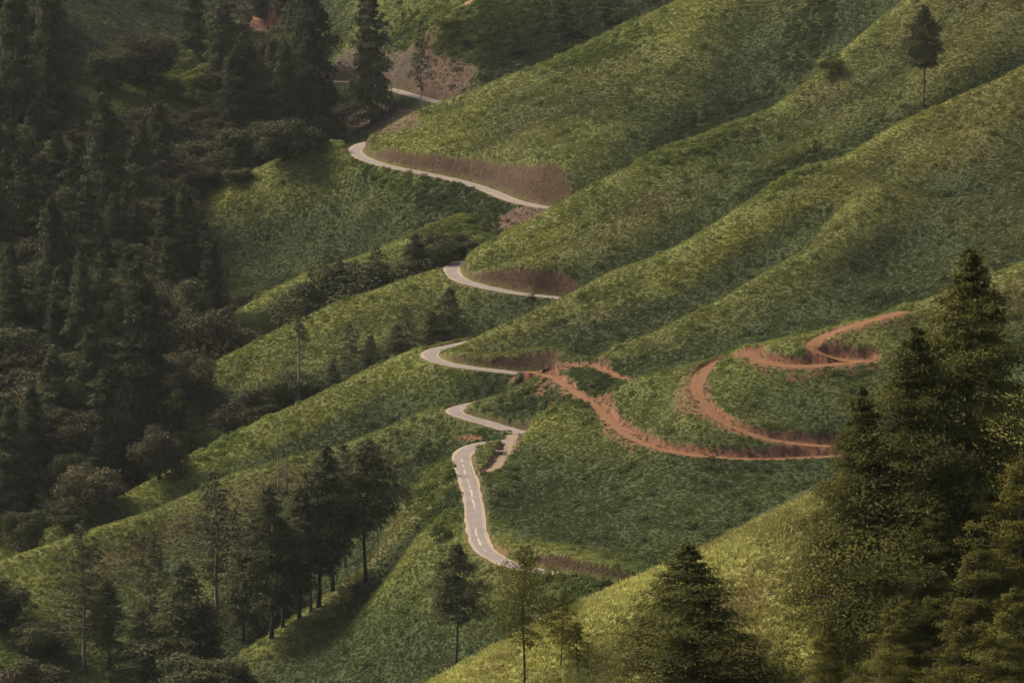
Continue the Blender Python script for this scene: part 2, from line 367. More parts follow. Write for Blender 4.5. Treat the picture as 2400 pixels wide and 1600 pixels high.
def zat(x, y):
    u = x / (y + YO * 1.5 + 20)
    i = np.clip(np.interp(u, ucols, np.arange(len(ucols))), 0, len(ucols) - 1.001); j = np.clip(np.interp(y, yrows, np.arange(len(yrows))), 0, len(yrows) - 1.001)
    i0 = np.asarray(i).astype(int); j0 = np.asarray(j).astype(int); a = i - i0; b = j - j0
    return (Z[j0, i0] * (1 - a) + Z[j0, i0 + 1] * a) * (1 - b) + (Z[j0 + 1, i0] * (1 - a) + Z[j0 + 1, i0 + 1] * a) * b
def fat(F, x, y):
    u = x / (y + YO * 1.5 + 20)
    i = np.clip(np.rint(np.interp(u, ucols, np.arange(len(ucols)))).astype(int), 0, len(ucols) - 1)
    j = np.clip(np.rint(np.interp(y, yrows, np.arange(len(yrows)))).astype(int), 0, len(yrows) - 1)
    return F[j, i]

def toD(x, y, z):                     # where a world point stands on the print
    cz = y * math.cos(PITCH) - (z - CAMZ) * math.sin(PITCH)
    vv = -(y * math.sin(PITCH) + (z - CAMZ) * math.cos(PITCH)) / cz
    return (x / cz * FPX + 1200) / K, (vv * FPX + 800) / K

def hit(px, py, ymin=250.0):          # first ground point behind a print position
    a, b, c = ray(px, py)
    ys = np.arange(ymin, 2300, 0.7)
    xs = a / b * ys; zs = CAMZ + c / b * ys
    g = zat(xs, ys)
    k = np.argmax(g >= zs)
    return float(xs[k]), float(ys[k]), float(g[k])

# how much of the ground the viewpoint can see, with a margin for other viewpoints
ang = (Z - CAMZ) / np.maximum(Y, 1)
run = np.maximum.accumulate(np.where(Y > 200, ang, -9), axis=0)
hid = (run - ang) * Y                 # metres below the line of sight

# ------------------------------------------------------------------ plant colours over the ground (kinds of plants, with crest light and gully shade painted in)
PX, PY = toD(X, Y, Z)
def blob(cx, cy, rx, ry, rot=0.0, soft=0.5):
    c, s = math.cos(rot), math.sin(rot)
    dx = PX - cx; dy = PY - cy
    a = (dx * c + dy * s) / rx; b = (-dx * s + dy * c) / ry
    return 1 - sstep(1 - soft, 1 + soft, np.sqrt(a * a + b * b) + 0.5 * fbm(X, Y, 14, 3, 77))
GR = np.array([0.084, 0.108, 0.024]); OL = np.array([0.106, 0.104, 0.030]); YG = np.array([0.150, 0.148, 0.026]); BR = np.array([0.104, 0.084, 0.036]); DG = np.array([0.056, 0.076, 0.020]); LG = np.array([0.132, 0.144, 0.036])
def mix(c, k, w): return c + (k - c) * w[..., None]
col = np.broadcast_to(GR, X.shape + (3,)).copy()
nA = fbm(X, Y, 60, 4, 21); nB = fbm(X, Y, 22, 3, 22)
col = mix(col, OL, np.clip(0.25 + nA * 0.8, 0, 1))
col = mix(col, LG, np.clip(nB * 0.55, 0, 0.6))
col = mix(col, DG, np.clip(-nB * 0.8 - 0.1, 0, 0.6))
rightside = sstep(1500, 2350, PX) * (1 - sstep(650, 900, PY)) * (Y > 900)
col = mix(col, OL * np.array([1.05, 0.95, 0.9]), rightside * 0.75)
for b_ in ((1830, 500, 170, 55, -0.55), (1620, 600, 150, 45, -0.5), (1250, 545, 90, 38, -0.45), (1600, 640, 90, 25, -0.5), (2080, 280, 150, 22, -0.5), (1880, 320, 120, 40, -0.5), (1850, 130, 28, 34, 0.6), (2200, 330, 180, 60, -0.5)):
    col = mix(col, YG, blob(*b_) * (0.8 if b_[0] != 2200 else 0.35) * (Y > 900))
for b_ in ((2250, 420, 150, 90, -0.4), (2330, 560, 100, 100, 0), (1500, 480, 150, 40, -0.5), (1850, 200, 90, 50, 0.5), (1400, 740, 150, 35, -0.3), (500, 1180, 300, 45, -0.4), (350, 1270, 200, 60, -0.4), (820, 1080, 130, 35, -0.3), (820, 1330, 130, 30, -0.7), (650, 1500, 90, 35, -0.7), (900, 1180, 60, 60, 0)):
    col = mix(col, BR, blob(*b_) * 0.55 * (Y > 900))
for b_ in ((900, 430, 100, 60, 0.4), (1000, 480, 120, 40, 0.3), (1100, 880, 150, 25, 0), (850, 950, 120, 30, -0.4), (1100, 1450, 160, 80, 0), (1350, 1370, 120, 40, 0), (620, 560, 110, 60, 0), (1500, 1300, 120, 30, 0), (1950, 70, 80, 80, 0), (700, 690, 90, 40, -0.4), (420, 180, 60, 60, 0)):
    col = mix(col, DG * np.array([0.9, 1.05, 0.95]), blob(*b_) * 0.6 * (Y > 900))
for b_ in ((380, 1090, 260, 28, -0.5), (650, 990, 250, 24, -0.45), (560, 420, 150, 26, -0.4), (700, 365, 110, 20, -0.3), (150, 1230, 200, 30, -0.4), (780, 720, 200, 22, -0.4), (1230, 1010, 90, 50, -0.4), (1180, 1080, 50, 60, 0), (430, 170, 60, 60, 0.4), (250, 240, 120, 30, -0.2), (60, 1320, 60, 60, 0), (900, 850, 120, 18, -0.4), (1000, 300, 120, 60, -0.4), (1600, 40, 120, 30, -0.5)):
    col = mix(col, LG * np.array([1.12, 1.12, 0.85]), blob(*b_) * 0.75 * (Y > 900))
# pale ridge-top grass, dark scrub in hollows; crest light and flank shade painted in
def blur(F, a, b):
    for ax, k in ((0, a), (1, b)):
        for _ in range(2):
            c = np.cumsum(np.concatenate([np.repeat(F.take([0], ax), k + 1, ax), F, np.repeat(F.take([-1], ax), k, ax)], ax), axis=ax)
            n2 = F.shape[ax]
            F = (c.take(np.arange(2 * k + 1, 2 * k + 1 + n2), ax) - c.take(np.arange(0, n2), ax)) / (2 * k + 1)
    return F
def runmin(F, k):                      # smallest value within k rows either way
    a = F; w = 1
    while w < k:
        sh = min(w, k - w)
        b = a.copy(); b[sh:] = np.minimum(b[sh:], a[:-sh]); c = a.copy(); c[:-sh] = np.minimum(c[:-sh], a[sh:])
        a = np.minimum(b, c); w += sh
    return a
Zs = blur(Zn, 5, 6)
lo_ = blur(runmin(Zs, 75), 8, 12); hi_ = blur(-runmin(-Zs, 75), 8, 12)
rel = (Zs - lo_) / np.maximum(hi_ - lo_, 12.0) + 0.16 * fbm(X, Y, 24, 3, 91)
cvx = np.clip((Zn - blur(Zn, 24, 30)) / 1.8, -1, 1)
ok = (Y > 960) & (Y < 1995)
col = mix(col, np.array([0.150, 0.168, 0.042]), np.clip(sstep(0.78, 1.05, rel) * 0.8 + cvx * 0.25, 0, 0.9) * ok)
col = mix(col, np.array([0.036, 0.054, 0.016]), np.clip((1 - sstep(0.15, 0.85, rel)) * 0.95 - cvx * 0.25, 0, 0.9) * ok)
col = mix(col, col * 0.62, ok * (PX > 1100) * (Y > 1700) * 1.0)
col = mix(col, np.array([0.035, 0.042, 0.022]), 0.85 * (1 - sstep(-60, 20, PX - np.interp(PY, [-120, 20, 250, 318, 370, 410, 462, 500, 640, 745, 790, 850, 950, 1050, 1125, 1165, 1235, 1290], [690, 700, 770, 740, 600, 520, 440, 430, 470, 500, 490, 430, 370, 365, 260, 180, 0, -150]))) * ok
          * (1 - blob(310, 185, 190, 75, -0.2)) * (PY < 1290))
fg = 1 - sstep(430, 600, Y)
FG = mix(np.broadcast_to(np.array([0.38, 0.38, 0.135]), X.shape + (3,)), np.array([0.21, 0.18, 0.07]), np.clip(0.25 + fbm(X, Y, 9, 4, 41) * 1.3, 0, 0.85))
FG = mix(FG, np.array([0.22, 0.225, 0.075]), np.clip(fbm(X, Y, 6, 3, 43) * 1.3, 0, 0.8))
col = mix(col, FG, fg)
VEG = col.copy()
# bare earth: cut banks, benches, slips
soil = np.zeros(X.shape)
ROADSOIL = np.array([0.050, 0.031, 0.017]); TRSOIL = np.array([0.13, 0.060, 0.034]); TRBANK = np.array([0.105, 0.052, 0.033]); PALE = np.array([0.36, 0.24, 0.15])
sn = fbm(X, Y + Z * 2, 5, 4, 51)
near_cut = (cutd > 0.25)
soil = np.where(near_cut, 1.0, soil)
scol = np.broadcast_to(ROADSOIL, X.shape + (3,)).copy()
scol = mix(scol, TRBANK, ((CK >= 2) & ~((PX > 1340) & (PX < 1500) & (PY > 805) & (PY < 875))).astype(float))
wideshoulder = (DIST < HW + 1.1)
soil = np.where(wideshoulder & (KIND >= 2), 1.0, soil)
soil = np.where(wideshoulder & (KIND == 1), 0.55, soil)
scol = np.where((wideshoulder & (KIND == 2))[..., None], TRSOIL, scol)
scol = np.where((wideshoulder & (KIND == 3))[..., None], np.array([0.15, 0.105, 0.072]), scol)
scol = np.where((wideshoulder & (KIND == 4))[..., None], np.array([0.2, 0.12, 0.07]), scol)
spill = (KIND == 2) & (filled > 0.05) & (DIST < HW + 9) & ~near_cut
spn = fbm(X, Y, 2.5, 3, 61)
soil = np.where(spill & (spn > -0.10), 0.85, soil)
scol = np.where((spill & ~wideshoulder)[..., None], TRSOIL * 0.72, scol)
def slip(b_, c, amt):
    global soil, scol
    w = blob(*b_) * (Y > 900)
    w = np.where(w > 0.45 + 0.4 * sn, amt, 0)
    soil = np.maximum(soil, w); scol = np.where((w > 0)[..., None], c, scol)
slip((1010, 170, 75, 60, 0.5, 0.35), np.array([0.070, 0.045, 0.030]), 1.0)
slip((900, 150, 130, 34, 0.1, 0.35), np.array([0.055, 0.042, 0.030]), 1.0)
slip((860, 265, 95, 34, 0.1, 0.35), np.array([0.07, 0.043, 0.030]), 0.9)
slip((1185, 500, 60, 20, -0.4, 0.3), np.array([0.075, 0.047, 0.033]), 1.0)
slip((1590, 900, 34, 55, 0.5, 0.35), TRSOIL * 0.75, 0.7)
slip((1430, 1015, 60, 10, 0.6, 0.35), TRSOIL * 0.75, 0.7)
slip((1145, 1260, 34, 12, 0.5, 0.35), TRBANK, 0.8)
slip((1150, 1030, 18, 14, -0.7, 0.35), ROADSOIL * 1.3, 0.9)
slip((620, 48, 34, 20, 0, 0.3), np.array([0.5, 0.25, 0.13]), 1.0)
slip((1080, 1005, 26, 6, 0, 0.3), TRSOIL, 0.9)
scol = scol * (1 + 0.30 * sn[..., None])
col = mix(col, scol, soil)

def build_grid(name, X, Y, Z, col, m):
    ny, nx = X.shape
    me = bpy.data.meshes.new(name)
    co = np.stack([X, Y, Z], 2).reshape(-1, 3).astype(np.float32)
    idx = np.arange(nx * ny).reshape(ny, nx)
    q = np.stack([idx[:-1, :-1], idx[:-1, 1:], idx[1:, 1:], idx[1:, :-1]], 2).reshape(-1, 4)
    me.vertices.add(len(co)); me.vertices.foreach_set('co', co.ravel())
    me.loops.add(q.size); me.loops.foreach_set('vertex_index', q.ravel().astype(np.int32))
    me.polygons.add(len(q)); me.polygons.foreach_set('loop_start', np.arange(0, q.size, 4, dtype=np.int32))
    me.polygons.foreach_set('use_smooth', np.ones(len(q), bool))
    me.update(calc_edges=True)
    at = me.color_attributes.new('col', 'FLOAT_COLOR', 'POINT')
    at.data.foreach_set('color', np.concatenate([col.reshape(-1, 3), soil.reshape(-1, 1)], 1).astype(np.float32).ravel())
    me.materials.append(m)
    o = bpy.data.objects.new(name, me)
    COL.objects.link(o)
    return o

# ------------------------------------------------------------------ materials
def newmat(name):
    m = bpy.data.materials.new(name)
    m.use_nodes = True
    nt = m.node_tree
    b = nt.nodes['Principled BSDF']
    b.inputs['Roughness'].default_value = 0.9
    b.inputs['Specular IOR Level'].default_value = 0.15
    return m, nt, b

def mnode(nt, op, a, b=None):
    n_ = nt.nodes.new('ShaderNodeMath'); n_.operation = op
    for i, v in enumerate((a, b)):
        if v is None: continue
        if isinstance(v, (int, float)): n_.inputs[i].default_value = v
        else: nt.links.new(v, n_.inputs[i])
    return n_.outputs[0]

def scalecol(nt, colr, fac):
    n_ = nt.nodes.new('ShaderNodeVectorMath'); n_.operation = 'SCALE'
    if isinstance(colr, tuple): n_.inputs[0].default_value = colr
    else: nt.links.new(colr, n_.inputs[0])
    nt.links.new(fac, n_.inputs['Scale'])
    return n_.outputs[0]

def noise(nt, scale, detail=4, rough=0.6, coord=None):
    g = nt.nodes.new('ShaderNodeTexNoise')
    g.inputs['Scale'].default_value = scale; g.inputs['Detail'].default_value = detail; g.inputs['Roughness'].default_value = rough
    if coord is None:
        ge = nt.nodes.new('ShaderNodeNewGeometry'); coord = ge.outputs['Position']
    nt.links.new(coord, g.inputs['Vector'])
    return g.outputs['Fac']

def ground_mat():
    m, nt, b = newmat('hillside_ground')
    a = nt.nodes.new('ShaderNodeAttribute'); a.attribute_name = 'col'
    n1 = noise(nt, 0.9, 6, 0.7)
    n2 = noise(nt, 0.16, 4)
    f = mnode(nt, 'ADD', mnode(nt, 'MULTIPLY', n1, 1.1), mnode(nt, 'MULTIPLY', n2, 0.6))
    f = mnode(nt, 'ADD', f, 0.12)
    f = mnode(nt, 'MULTIPLY', f, mnode(nt, 'ADD', mnode(nt, 'MULTIPLY', a.outputs['Alpha'], 0.35), 0.65))  # plant-covered ground darkened: shade between the plants put into the colour
    ge = nt.nodes.new('ShaderNodeNewGeometry')
    mp = nt.nodes.new('ShaderNodeMapping'); mp.inputs['Scale'].default_value = (1.0, 1.0, 0.22)
    nt.links.new(ge.outputs['Position'], mp.inputs['Vector'])
    fl = noise(nt, 0.8, 6, 0.75, mp.outputs[0])
    k = mnode(nt, 'MULTIPLY', mnode(nt, 'MULTIPLY', mnode(nt, 'SUBTRACT', fl, 0.5), 3.4), a.outputs['Alpha'])
    f = mnode(nt, 'MULTIPLY', f, mnode(nt, 'MAXIMUM', mnode(nt, 'ADD', k, 1.0), 0.25))
    nt.links.new(scalecol(nt, a.outputs['Color'], f), b.inputs['Base Color'])
    bp = nt.nodes.new('ShaderNodeBump'); bp.inputs['Strength'].default_value = 0.8; bp.inputs['Distance'].default_value = 0.6
    nt.links.new(n1, bp.inputs['Height']); nt.links.new(bp.outputs[0], b.inputs['Normal'])
    return m

def road_mat():
    m, nt, b = newmat('worn_asphalt')
    n1 = noise(nt, 0.35, 5, 0.65)
    f = mnode(nt, 'ADD', mnode(nt, 'MULTIPLY', n1, 0.8), 0.6)
    nt.links.new(scalecol(nt, (0.155, 0.136, 0.122), f), b.inputs['Base Color'])
    return m

def flat_mat(name, c, var=0.5, sc_=1.0, rough=0.9):
    m, nt, b = newmat(name)
    n1 = noise(nt, sc_, 4, 0.65)
    f = mnode(nt, 'ADD', mnode(nt, 'MULTIPLY', n1, var * 2), 1 - var)
    nt.links.new(scalecol(nt, c, f), b.inputs['Base Color'])
    b.inputs['Roughness'].default_value = rough
    return m

def leaf_mat(name, c, c2=None, hue=0.25, trans=0.2):
    """foliage: per-plant variation, light and dark clumps of leaves, some light through the leaf"""
    m, nt, b = newmat(name)
    oi = nt.nodes.new('ShaderNodeObjectInfo')
    tc = nt.nodes.new('ShaderNodeNewGeometry')
    n1 = noise(nt, 0.7, 3, 0.6)
    mx = nt.nodes.new('ShaderNodeMix'); mx.data_type = 'RGBA'
    mx.inputs[6].default_value = (*c, 1); mx.inputs[7].default_value = (*(c2 or c), 1)
    nt.links.new(mnode(nt, 'ADD', mnode(nt, 'MULTIPLY', n1, 0.9), mnode(nt, 'MULTIPLY', oi.outputs['Random'], 0.3)), mx.inputs[0])
    f = mnode(nt, 'ADD', mnode(nt, 'MULTIPLY', tc.outputs['Random Per Island'], 0.5), mnode(nt, 'MULTIPLY', oi.outputs['Random'], hue))
    f = mnode(nt, 'ADD', f, 0.92 - hue)
    cc = scalecol(nt, mx.outputs[2], f)
    nt.links.new(cc, b.inputs['Base Color'])
    b.inputs['Roughness'].default_value = 0.75
    b.inputs['Specular IOR Level'].default_value = 0.12
    tr = nt.nodes.new('ShaderNodeBsdfTranslucent'); nt.links.new(cc, tr.inputs[0])
    ms = nt.nodes.new('ShaderNodeMixShader'); ms.inputs[0].default_value = trans
    nt.links.new(b.outputs[0], ms.inputs[1]); nt.links.new(tr.outputs[0], ms.inputs[2])
    nt.links.new(ms.outputs[0], nt.nodes['Material Output'].inputs['Surface'])
    return m

def tint_mat(name, trans=0.17):
    """low plants: the colour of each plant comes with the plant"""
    m, nt, b = newmat(name)
    a = nt.nodes.new('ShaderNodeAttribute'); a.attribute_type = 'INSTANCER'; a.attribute_name = 'tint'
    tc = nt.nodes.new('ShaderNodeNewGeometry')
    f = mnode(nt, 'ADD', mnode(nt, 'MULTIPLY', tc.outputs['Random Per Island'], 0.4), 0.8)
    cc = scalecol(nt, a.outputs['Color'], f)
    nt.links.new(cc, b.inputs['Base Color'])
    tr = nt.nodes.new('ShaderNodeBsdfTranslucent'); nt.links.new(cc, tr.inputs[0])
    ms = nt.nodes.new('ShaderNodeMixShader'); ms.inputs[0].default_value = trans
    nt.links.new(b.outputs[0], ms.inputs[1]); nt.links.new(tr.outputs[0], ms.inputs[2])
    nt.links.new(ms.outputs[0], nt.nodes['Material Output'].inputs['Surface'])
    return m

MAT = dict(
    ground=ground_mat(), road=road_mat(),
    paint=flat_mat('worn_road_paint', (0.30, 0.26, 0.20), 0.5, 1.2),
    verge=flat_mat('pale_gravel_edge', (0.25, 0.20, 0.13), 0.5, 0.8),
    dirt=flat_mat('packed_red_earth', (0.125, 0.063, 0.027), 0.55, 0.7),
    layby=flat_mat('brown_gravel', (0.17, 0.125, 0.085), 0.5, 1.0),
    path=flat_mat('orange_earth_path', (0.26, 0.15, 0.085), 0.4, 0.6),
    concrete=flat_mat('weathered_concrete', (0.36, 0.32, 0.27), 0.4, 1.2),
    wood=flat_mat('old_wood', (0.13, 0.09, 0.065), 0.5, 2.0),
    bark=flat_mat('dark_bark', (0.060, 0.045, 0.040), 0.5, 1.5),
    barkred=flat_mat('reddish_bark', (0.22, 0.105, 0.065), 0.5, 1.5),
    barkpale=flat_mat('pale_bark', (0.17, 0.135, 0.11), 0.5, 1.5),
    needle=leaf_mat('pine_needles', (0.040, 0.048, 0.021), (0.060, 0.064, 0.025)),
    needle_dark=leaf_mat('dark_pine_needles', (0.042, 0.056, 0.026), (0.068, 0.078, 0.033), 0.6),
    needle_near=leaf_mat('warm_pine_needles', (0.040, 0.047, 0.011), (0.078, 0.078, 0.015)),
    needle_gold=leaf_mat('yellow_green_needles', (0.050, 0.053, 0.012), (0.105, 0.100, 0.018)),
    leaf=leaf_mat('dark_broad_leaves', (0.040, 0.052, 0.020), (0.068, 0.074, 0.027), 0.6),
    leaf_brown=leaf_mat('brownish_broad_leaves', (0.050, 0.050, 0.025), (0.078, 0.068, 0.032), 0.6),
    leaf_green=leaf_mat('fresh_green_leaves', (0.10, 0.13, 0.028), (0.15, 0.175, 0.038)),
    tint=tint_mat('low_plant_leaves'), blade=tint_mat('grass_blades', 0.15))

def prop(o, **k):
    for a, v in k.items():
        if v is not None: o[a] = v
    return o

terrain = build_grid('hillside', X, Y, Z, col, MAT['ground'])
prop(terrain, kind='structure', label='steep green hillside of parallel spurs with bare earth cuts')

# ------------------------------------------------------------------ mesh collector
class MB:
    def __init__(s): s.v = []; s.f = []; s.n = 0
    def add(s, v, f):
        v = np.asarray(v, float); s.v.append(v)
        s.f += [tuple(int(i) + s.n for i in q) for q in f]; s.n += len(v)
    def quads(s, V):                  # V: (n,4,3)
        n_ = len(V); s.v.append(V.reshape(-1, 3))
        s.f += [tuple(r) for r in (np.arange(n_ * 4).reshape(-1, 4) + s.n).tolist()]; s.n += n_ * 4
    def tube(s, pts, rad, k=6):
        pts = [np.array(p, float) for p in pts]
        rings = []
        for i, p in enumerate(pts):
            t = pts[min(i + 1, len(pts) - 1)] - pts[max(i - 1, 0)]
            t /= max(1e-6, np.linalg.norm(t))
            a = np.cross(t, [0.3, 0.95, 0.1]); a /= max(1e-6, np.linalg.norm(a)); b = np.cross(t, a)
            rings.append([p + rad[i] * (math.cos(2 * PI * j / k) * a + math.sin(2 * PI * j / k) * b) for j in range(k)])
        v = np.array(rings).reshape(-1, 3)
        f = [(i * k + j, i * k + (j + 1) % k, (i + 1) * k + (j + 1) % k, (i + 1) * k + j) for i in range(len(pts) - 1) for j in range(k)]
        s.add(v, f + [tuple(range(k))[::-1], tuple((len(pts) - 1) * k + j for j in range(k))])
    def box(s, x0, x1, y0, y1, z0, z1):
        s.add([(x, y, z) for x in (x0, x1) for y in (y0, y1) for z in (z0, z1)], [(0, 1, 3, 2), (4, 6, 7, 5), (0, 4, 5, 1), (2, 3, 7, 6), (0, 2, 6, 4), (1, 5, 7, 3)])
    def mesh(s, name, m, smooth=False):
        me = bpy.data.meshes.new(name)
        me.from_pydata(np.concatenate(s.v).tolist(), [], s.f)
        me.materials.append(m)
        if smooth: me.polygons.foreach_set('use_smooth', [True] * len(me.polygons))
        return me
    def build(s, name, m, parent=None, smooth=False):
        o = bpy.data.objects.new(name, s.mesh(name, m, smooth)); COL.objects.link(o)
        if parent: o.parent = parent
        return o

# ------------------------------------------------------------------ road and tracks
def ribbon(path, off0, off1, dz, wob=0.0, seed=0):
    t = np.gradient(path[:, :2], axis=0); t /= np.linalg.norm(t, axis=1)[:, None]
    nrm = np.stack([-t[:, 1], t[:, 0]], 1)
    s = np.arange(len(path)) * 1.0
    w0 = wob * fbm(s, s * 0 + 3, 6, 3, seed); w1 = wob * fbm(s, s * 0 + 8, 6, 3, seed + 5)
    L = []
    for k in range(5):
        f = k / 4
        o = (off0 + w0) * (1 - f) + (off1 + w1) * f
        L.append(np.concatenate([path[:, :2] + nrm * o[:, None], (path[:, 2] + dz)[:, None]], 1))
    V = np.stack(L, 1)
    n_ = len(path)
    f = [(i * 5 + k, i * 5 + k + 1, (i + 1) * 5 + k + 1, (i + 1) * 5 + k) for i in range(n_ - 1) for k in range(4)]
    return V.reshape(-1, 3), f

mainp = paths[0][1]
mb = MB(); mb.add(*ribbon(mainp, -2.75, 2.75, 0.03, 0.5, 3)); o = mb.build('road_verge', MAT['verge'], None, True)
prop(o, kind='structure', label='pale gravel edges along the winding road')
mb = MB(); mb.add(*ribbon(mainp, -2.2, 2.2, 0.07, 0.10, 4)); o = mb.build('road', MAT['road'], None, True)
prop(o, kind='structure', label='narrow grey asphalt road winding round the spurs')
# worn paint: edge lines and broken pale patches down the middle
rng = np.random.default_rng(4)
mb = MB()
for a, b in ((-2.05, -1.9), (1.9, 2.05)):
    i = 0
    while i < len(mainp) - 12:
        ln = int(rng.integers(6, 26))
        if rng.random() < 0.75: mb.add(*ribbon(mainp[i:i + ln], a, b, 0.09))
        i += ln + int(rng.integers(1, 5))
pd = np.array([toD(*q) for q in mainp])
for (ya, yb, hw_) in ((1052, 1062, 0.32), (1066, 1073, 0.4), (1078, 1090, 0.3), (1100, 1122, 0.32), (1124, 1142, 0.38), (1145, 1170, 0.45), (1212, 1232, 0.4), (1234, 1254, 0.35), (1258, 1268, 0.25)):
    ii = np.where((pd[:, 1] > ya) & (pd[:, 1] < yb) & (pd[:, 0] < 1130) & (pd[:, 1] > 1020))[0]
    if len(ii) > 2: mb.add(*ribbon(mainp[ii[0]:ii[-1] + 1], -hw_ * 0.6 - 0.1, hw_ * 0.6 - 0.1, 0.09, 0.4, int(ya)))
o = mb.build('road_markings', MAT['paint'])
prop(o, kind='structure', label='worn cream paint on the asphalt road')
for nm, pth, hw, bk, fl, kd, up in paths[1:]:
    mb = MB(); mb.add(*ribbon(pth[1:-1], -hw, hw, 0.04, 0.7, len(nm) + int(pth[0][0])))
    name = {2: 'dirt_track', 3: 'layby', 4: 'footpath'}[kd]
    o = mb.build(name, MAT[{2: 'dirt', 3: 'layby', 4: 'path'}[kd]], None, True)
    lab = {'a': 'red earth track looping round the small grassy mound', 'a2': 'red earth track climbing right towards the big pines', 'b': 'upper curved red earth track cut into the hill',
           'c': 'lower long red earth track sweeping under the field', 'd': 'short earth track behind the bushy knoll', 'lay': 'brown gravel layby beside the asphalt road', 'pth': 'bright orange earth path on the far slope'}[nm]
    prop(o, kind='structure', label=lab)

# ------------------------------------------------------------------ low plants (uncountable cover)
def leafclump(seed, n_, rx, rz, sz, flat=0.3):
    g = np.random.default_rng(seed)
    d = g.normal(size=(n_, 3)); d[:, 2] = np.abs(d[:, 2]) * 1.0; d /= np.linalg.norm(d, axis=1)[:, None]
    r = g.uniform(0.55, 1.05, n_)[:, None]
    c = d * r * np.array([rx, rx, rz])
    return cards(g, c, d, sz, flat)

def cards(g, c, d, sz, flat=0.4, thin=1.0, rnd=0.42):
    n_ = len(c)
    nr = d + g.normal(size=(n_, 3)) * rnd; nr[:, 2] += flat
    nr /= np.linalg.norm(nr, axis=1)[:, None]
    a = np.cross(nr, g.normal(size=(n_, 3))); a /= np.linalg.norm(a, axis=1)[:, None]
    b = np.cross(nr, a)
    s1 = (sz * g.uniform(0.6, 1.3, n_))[:, None]; s2 = s1 * thin * g.uniform(0.35, 0.7, n_)[:, None]
    bend = nr * s1 * 0.25
    return np.stack([c - a * s1, c - b * s2 + bend, c + a * s1, c + b * s2 + bend], 1)

def proto(name, V, m):
    mb = MB(); mb.quads(V)
    me = mb.mesh(name, m)
    return bpy.data.objects.new(name, me)

def gn_scatter(name, pts, scl, rot, var, tint, protos):
    me = bpy.data.meshes.new(name)
    me.vertices.add(len(pts)); me.vertices.foreach_set('co', pts.astype(np.float32).ravel())
    for nm, ty, dat, key in (('scl', 'FLOAT', scl, 'value'), ('rotz', 'FLOAT', rot, 'value'), ('var', 'INT', var, 'value')):
        a = me.attributes.new(nm, ty, 'POINT'); a.data.foreach_set(key, dat.astype(np.int32 if ty == 'INT' else np.float32))
    a = me.attributes.new('tint', 'FLOAT_COLOR', 'POINT')
    a.data.foreach_set('color', np.concatenate([tint, np.ones((len(tint), 1))], 1).astype(np.float32).ravel())
    o = bpy.data.objects.new(name, me); COL.objects.link(o)
    ng = bpy.data.node_groups.new(name, 'GeometryNodeTree')
    ng.interface.new_socket('Geometry', in_out='INPUT', socket_type='NodeSocketGeometry')
    ng.interface.new_socket('Geometry', in_out='OUTPUT', socket_type='NodeSocketGeometry')
    N = ng.nodes; L = ng.links
    gi = N.new('NodeGroupInput'); go = N.new('NodeGroupOutput')
    ip = N.new('GeometryNodeInstanceOnPoints'); ip.inputs['Pick Instance'].default_value = True
    g2i = N.new('GeometryNodeGeometryToInstance')
    for p in reversed(protos):
        oi = N.new('GeometryNodeObjectInfo'); oi.inputs['Object'].default_value = p
        L.new(oi.outputs['Geometry'], g2i.inputs[0])
    m2p = N.new('GeometryNodeMeshToPoints')
    L.new(gi.outputs[0], m2p.inputs[0]); L.new(m2p.outputs[0], ip.inputs['Points']); L.new(g2i.outputs[0], ip.inputs['Instance'])
    def na(n_, ty):
        q = N.new('GeometryNodeInputNamedAttribute'); q.data_type = ty; q.inputs[0].default_value = n_
        return q.outputs[0]
    L.new(na('var', 'INT'), ip.inputs['Instance Index'])
    cx = N.new('ShaderNodeCombineXYZ'); L.new(na('rotz', 'FLOAT'), cx.inputs[2])
    er = N.new('FunctionNodeEulerToRotation'); L.new(cx.outputs[0], er.inputs[0]); L.new(er.outputs[0], ip.inputs['Rotation'])
    L.new(na('scl', 'FLOAT'), ip.inputs['Scale'])
    L.new(ip.outputs[0], go.inputs[0])
    md = o.modifiers.new('scatter', 'NODES'); md.node_group = ng
    return o

def scatter_pts(seed, y0, y1, u0, u1, per_m2, hidmax, cond=None):
    g = np.random.default_rng(seed)
    area = (u1 - u0) * (y1 * y1 - y0 * y0) / 2
    n_ = int(area * per_m2)
    y = np.sqrt(g.uniform(y0 * y0, y1 * y1, n_)); x = g.uniform(u0, u1, n_) * y
    k = fat(hid, x, y) < hidmax
    x = x[k]; y = y[k]
    k = (fat(soil, x, y) < 0.3) & (fat(DIST, x, y) > fat(HW, x, y) + 0.9)
    k |= (fat(KIND, x, y) >= 2) & (fat(DIST, x, y) > fat(HW, x, y) - 0.4) & (g.random(len(x)) < 0.22)
    k |= (fat(soil, x, y) > 0.3) & (fat(DIST, x, y) > fat(HW, x, y) + 0.9) & (g.random(len(x)) < np.where(fat(cutd, x, y) > 0.25, 0.05, 0.30))
    x = x[k]; y = y[k]
    if cond is not None:
        k = cond(x, y, g); x = x[k]; y = y[k]
    z = zat(x, y)
    return g, x, y, z

